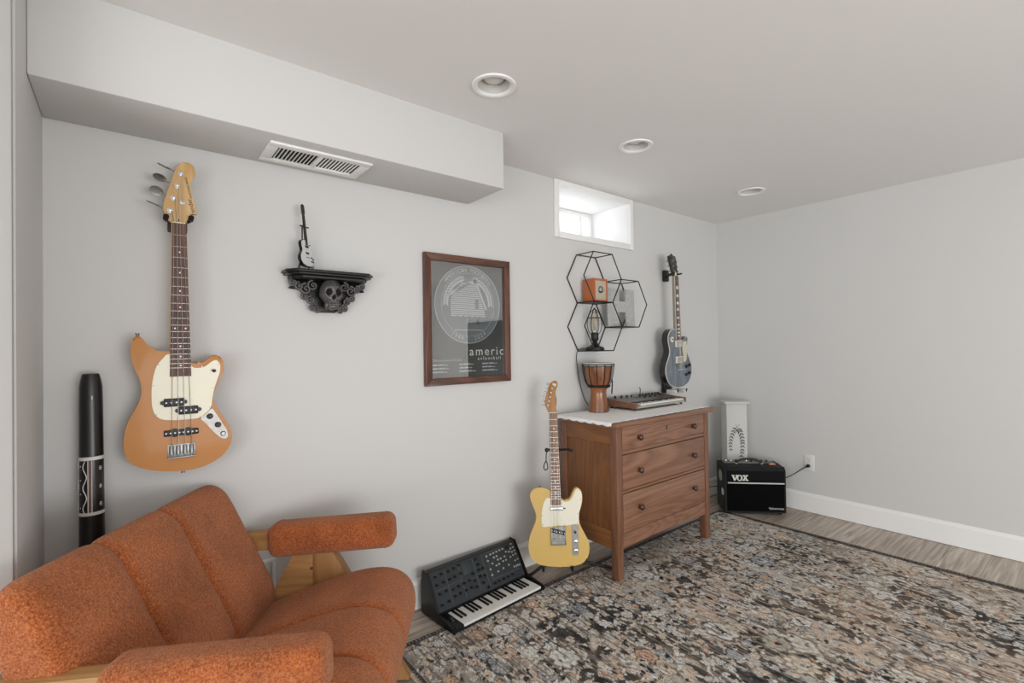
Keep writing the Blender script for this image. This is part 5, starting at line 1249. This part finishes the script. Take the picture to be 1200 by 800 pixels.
b = MB(); b.tube(smooth_open([lc @ Vector(p) for p in [(2.275, 2.085, 1.243), (2.245, 2.10, 1.246), (2.222, 2.125, 1.235), (2.217, 2.134, 1.19), (2.226, 2.135, 1.13), (2.245, 2.137, 1.04), (2.285, 2.136, 0.93), (2.335, 2.130, 0.866), (2.36, 2.12, 0.8585)]], 6), 0.0028, 7); b.build('cord', M('lamp_cord', '2f302f', 0.6), cl, 60)

# ================================================================== painted didgeridoo in the corner
dg = thing('didgeridoo', 'black painted didgeridoo with a white wavy band standing in the left corner', 'didgeridoo', (-0.088, 2.08, 0.0012), (R(-1.2), 0, R(10)))
MB().lathe([(0, 0), (0.034, 0), (0.036, 0.01), (0.0335, 0.5), (0.0315, 0.9), (0.0305, 1.10), (0.0295, 1.155), (0.026, 1.178), (0.022, 1.195), (0.018, 1.197), (0.0, 1.195)], seg=40).build('tube', M('didgeridoo_black', '131212', 0.4, coat=0.2, var=0.3), dg, 50)
rad = lambda z: 0.036 - 0.0055 * z / 1.1
WPT = M('white_dot_paint', 'd8d4cb', 0.7); PNK = M('ochre_paint', '8c5f5a', 0.7)
for z, h in [(0.918, 0.011), (0.742, 0.010)]: MB().lathe([(rad(z) - 0.0005, z), (rad(z) + 0.0010, z), (rad(z) + 0.0010, z + h), (rad(z) - 0.0005, z + h)], seg=40).build('painted_ring', WPT, dg, 40)
def on(a, z, e=0.0008): r = rad(z) + e; return (r * math.sin(a), -r * math.cos(a), z)
b = MB()
for a0, s_ in [(-0.95, 1), (0.05, -1)]:
    b.tube([on(a0 - 0.75 + s_ * 0.16 * math.sin(k / 40 * 5 * PI + (0 if s_ > 0 else 0.3)), 0.752 + 0.165 * k / 40, 0.0002) for k in range(41)], 0.0014, 6)
for a0 in (-0.52 + 0.1, -0.12): b.tube([on(a0, 0.752 + 0.165 * k / 10, 0.0002) for k in range(11)], 0.0013, 6)
b.build('wave_line', WPT, dg, 60)
b = MB(); 
for k in range(2): b.tube([on(-0.31 + 0.08 * k, 0.752 + 0.165 * i / 10, 0.0) for i in range(11)], 0.0012, 6)
b.build('ochre_line', PNK, dg, 60)
b = MB()
for k in range(4): b.sph(on(-1.15, 0.768 + 0.044 * k, 0.0), 0.0018, seg=8)
for z in (0.775, 0.832, 0.89):
    for j in range(6): b.sph(on(0.62 + 0.10 * math.cos(j * PI / 3), z + 0.0055 * math.sin(j * PI / 3), 0.0), 0.0016, seg=8)
    b.sph(on(0.62, z, 0.0), 0.0018, seg=8)
b.tube([on(-0.12, 1.118, 0), on(0.02, 1.118, 0)], 0.0014, 6); b.tube([on(-0.05, 1.110, 0), on(-0.05, 1.126, 0)], 0.0014, 6)
b.build('paint_dots', WPT, dg, 60)

# ================================================================== orange armchair
ch = thing('armchair', 'rust orange boucle channelled armchair with oak A-frame sides', 'armchair', (0.370, 1.577, 0.0), (0, 0, R(-35.1)))
def pillow(prof, y0, y1, r0, r1, n=48, steps=9):
    """closed side profile (x, z) lofted from y0 to y1 with softly rounded ends"""
    P = smooth_closed(prof, 8, 1.0); N = len(P)
    P = [Vector((p[0], p[1])) for p in P]
    area_ = sum(P[i].x * P[(i + 1) % N].y - P[(i + 1) % N].x * P[i].y for i in range(N)); sg = 1 if area_ > 0 else -1
    nor = []
    for i in range(N):
        t = P[(i + 1) % N] - P[i - 1]; nn = Vector((t.y, -t.x)) * sg; nor.append(nn.normalized())
    rings = []
    seq = []
    for k in range(steps):
        a = PI / 2 * k / (steps - 1)                       # 0 at the end face, pi/2 where fully grown
        seq.append((y0 + r0 * (1 - math.cos(a)), 0.5 * r0 * (1 - math.sin(a))))
    mid = []
    for k in range(steps):
        a = PI / 2 * (1 - k / (steps - 1))
        mid.append((y1 - r1 * (1 - math.cos(a)), 0.5 * r1 * (1 - math.sin(a))))
    m = MB()
    for y, ins in seq + mid: rings.append([(P[i].x - nor[i].x * ins, y, P[i].y - nor[i].y * ins) for i in range(N)])
    m.loft(rings); return m
SEAT = [(x * 0.93, z) for x, z in [(-0.29, 0.29), (-0.16, 0.352), (0.02, 0.412), (0.17, 0.446), (0.28, 0.442), (0.348, 0.395), (0.366, 0.32), (0.344, 0.24), (0.285, 0.19), (0.18, 0.175), (0.0, 0.17), (-0.20, 0.17), (-0.32, 0.19), (-0.345, 0.24)]]
BACK = [(x * 0.93, z) for x, z in [(-0.205, 0.29), (-0.195, 0.385), (-0.240, 0.485), (-0.302, 0.60), (-0.352, 0.695), (-0.390, 0.750), (-0.440, 0.774), (-0.482, 0.756), (-0.494, 0.70), (-0.472, 0.60), (-0.43, 0.49), (-0.39, 0.385), (-0.345, 0.30), (-0.28, 0.255)]]
EDGES = [-0.420, -0.165, 0.085, 0.385]
for k in range(3):
    y0, y1 = EDGES[k] - (0.004 if k else 0.0), EDGES[k + 1] + (0.004 if k < 2 else 0.0)
    r0, r1 = (0.065 if k == 0 else 0.042), (0.055 if k == 2 else 0.042)
    pillow(SEAT, max(y0, -0.385), min(y1, 0.378), r0, r1).build('seat_channel', FABRIC, ch, 180)
    pillow(BACK, y0, y1, r0, r1).build('back_channel', FABRIC, ch, 180)
AY = 0.402
PADA = R(-2.8)
for s_ in (1, -1):
    # padded arm: rounded block with a seam near each end
    m4 = Matrix.Translation((0.022, s_ * AY, 0.558)) @ Matrix.Rotation(PADA, 4, 'Y')
    b = MB(); b.box((0, 0, 0), (0.470, 0.106, 0.124), 0.036, 8); b.xf(m4); pad = b.build('arm_pad', FABRIC, ch, 180)
    for x in (0.196, -0.196):
        q = []; b = MB()
        for j in range(24):
            a = 2 * PI * (j + 0.5) / 24; cx_, cz_ = math.cos(a), math.sin(a)
            q.append(m4 @ Vector((x, math.copysign(0.017, cx_) + 0.0360 * cx_, math.copysign(0.026, cz_) + 0.0360 * cz_)))
        b.tube(q, 0.0022, 6, True); b.build('seam', FABRIC, pad, 60)
    xb = -0.34 if s_ > 0 else -0.52
    b = MB(); ro = s_ * 0.012 if s_ < 0 else 0.0; b.b2((xb, ro - 0.024, -0.034), (0.0, ro + 0.024, 0.044 if s_ < 0 else 0.034), 0.004); b.xf(m4); b.build('arm_rail', OAK, ch)
    # A-frame: two tapered legs mitred under the pad
    ax = -0.045; LY = s_ * (AY - 0.010); yy0, yy1 = LY - 0.026, LY + 0.026
    zt_ = 0.53
    for f_ in (1, -1):
        foot = 0.352 if f_ > 0 else 0.340
        pts = [(ax, zt_), (ax + f_ * 0.058, zt_), (ax + f_ * foot, 0.0), (ax + f_ * (foot - 0.055), 0.0), (ax, 0.37)]
        pts = [(p[0], max(p[1], 0.0082 if (f_ > 0) else 0.0006)) for p in pts]
        b = MB(); b.prism(pts, yy0, yy1, 0.004, 2); b.build('leg', OAKZ if f_ > 0 else OAK, ch, 30)
    b = MB(); b.cyl((ax - 0.005, LY - 0.028, 0.445), (ax - 0.005, LY - 0.024, 0.445), 0.006, seg=14); b.build('screw', CHROME, ch)
b = MB(); b.b2((-0.20, -0.38, 0.20), (-0.14, 0.38, 0.26), 0.004); b.build('cross_rail', OAK, ch)
b = MB(); b.b2((0.10, -0.38, 0.195), (0.16, 0.38, 0.245), 0.004); b.build('cross_rail', OAK, ch)
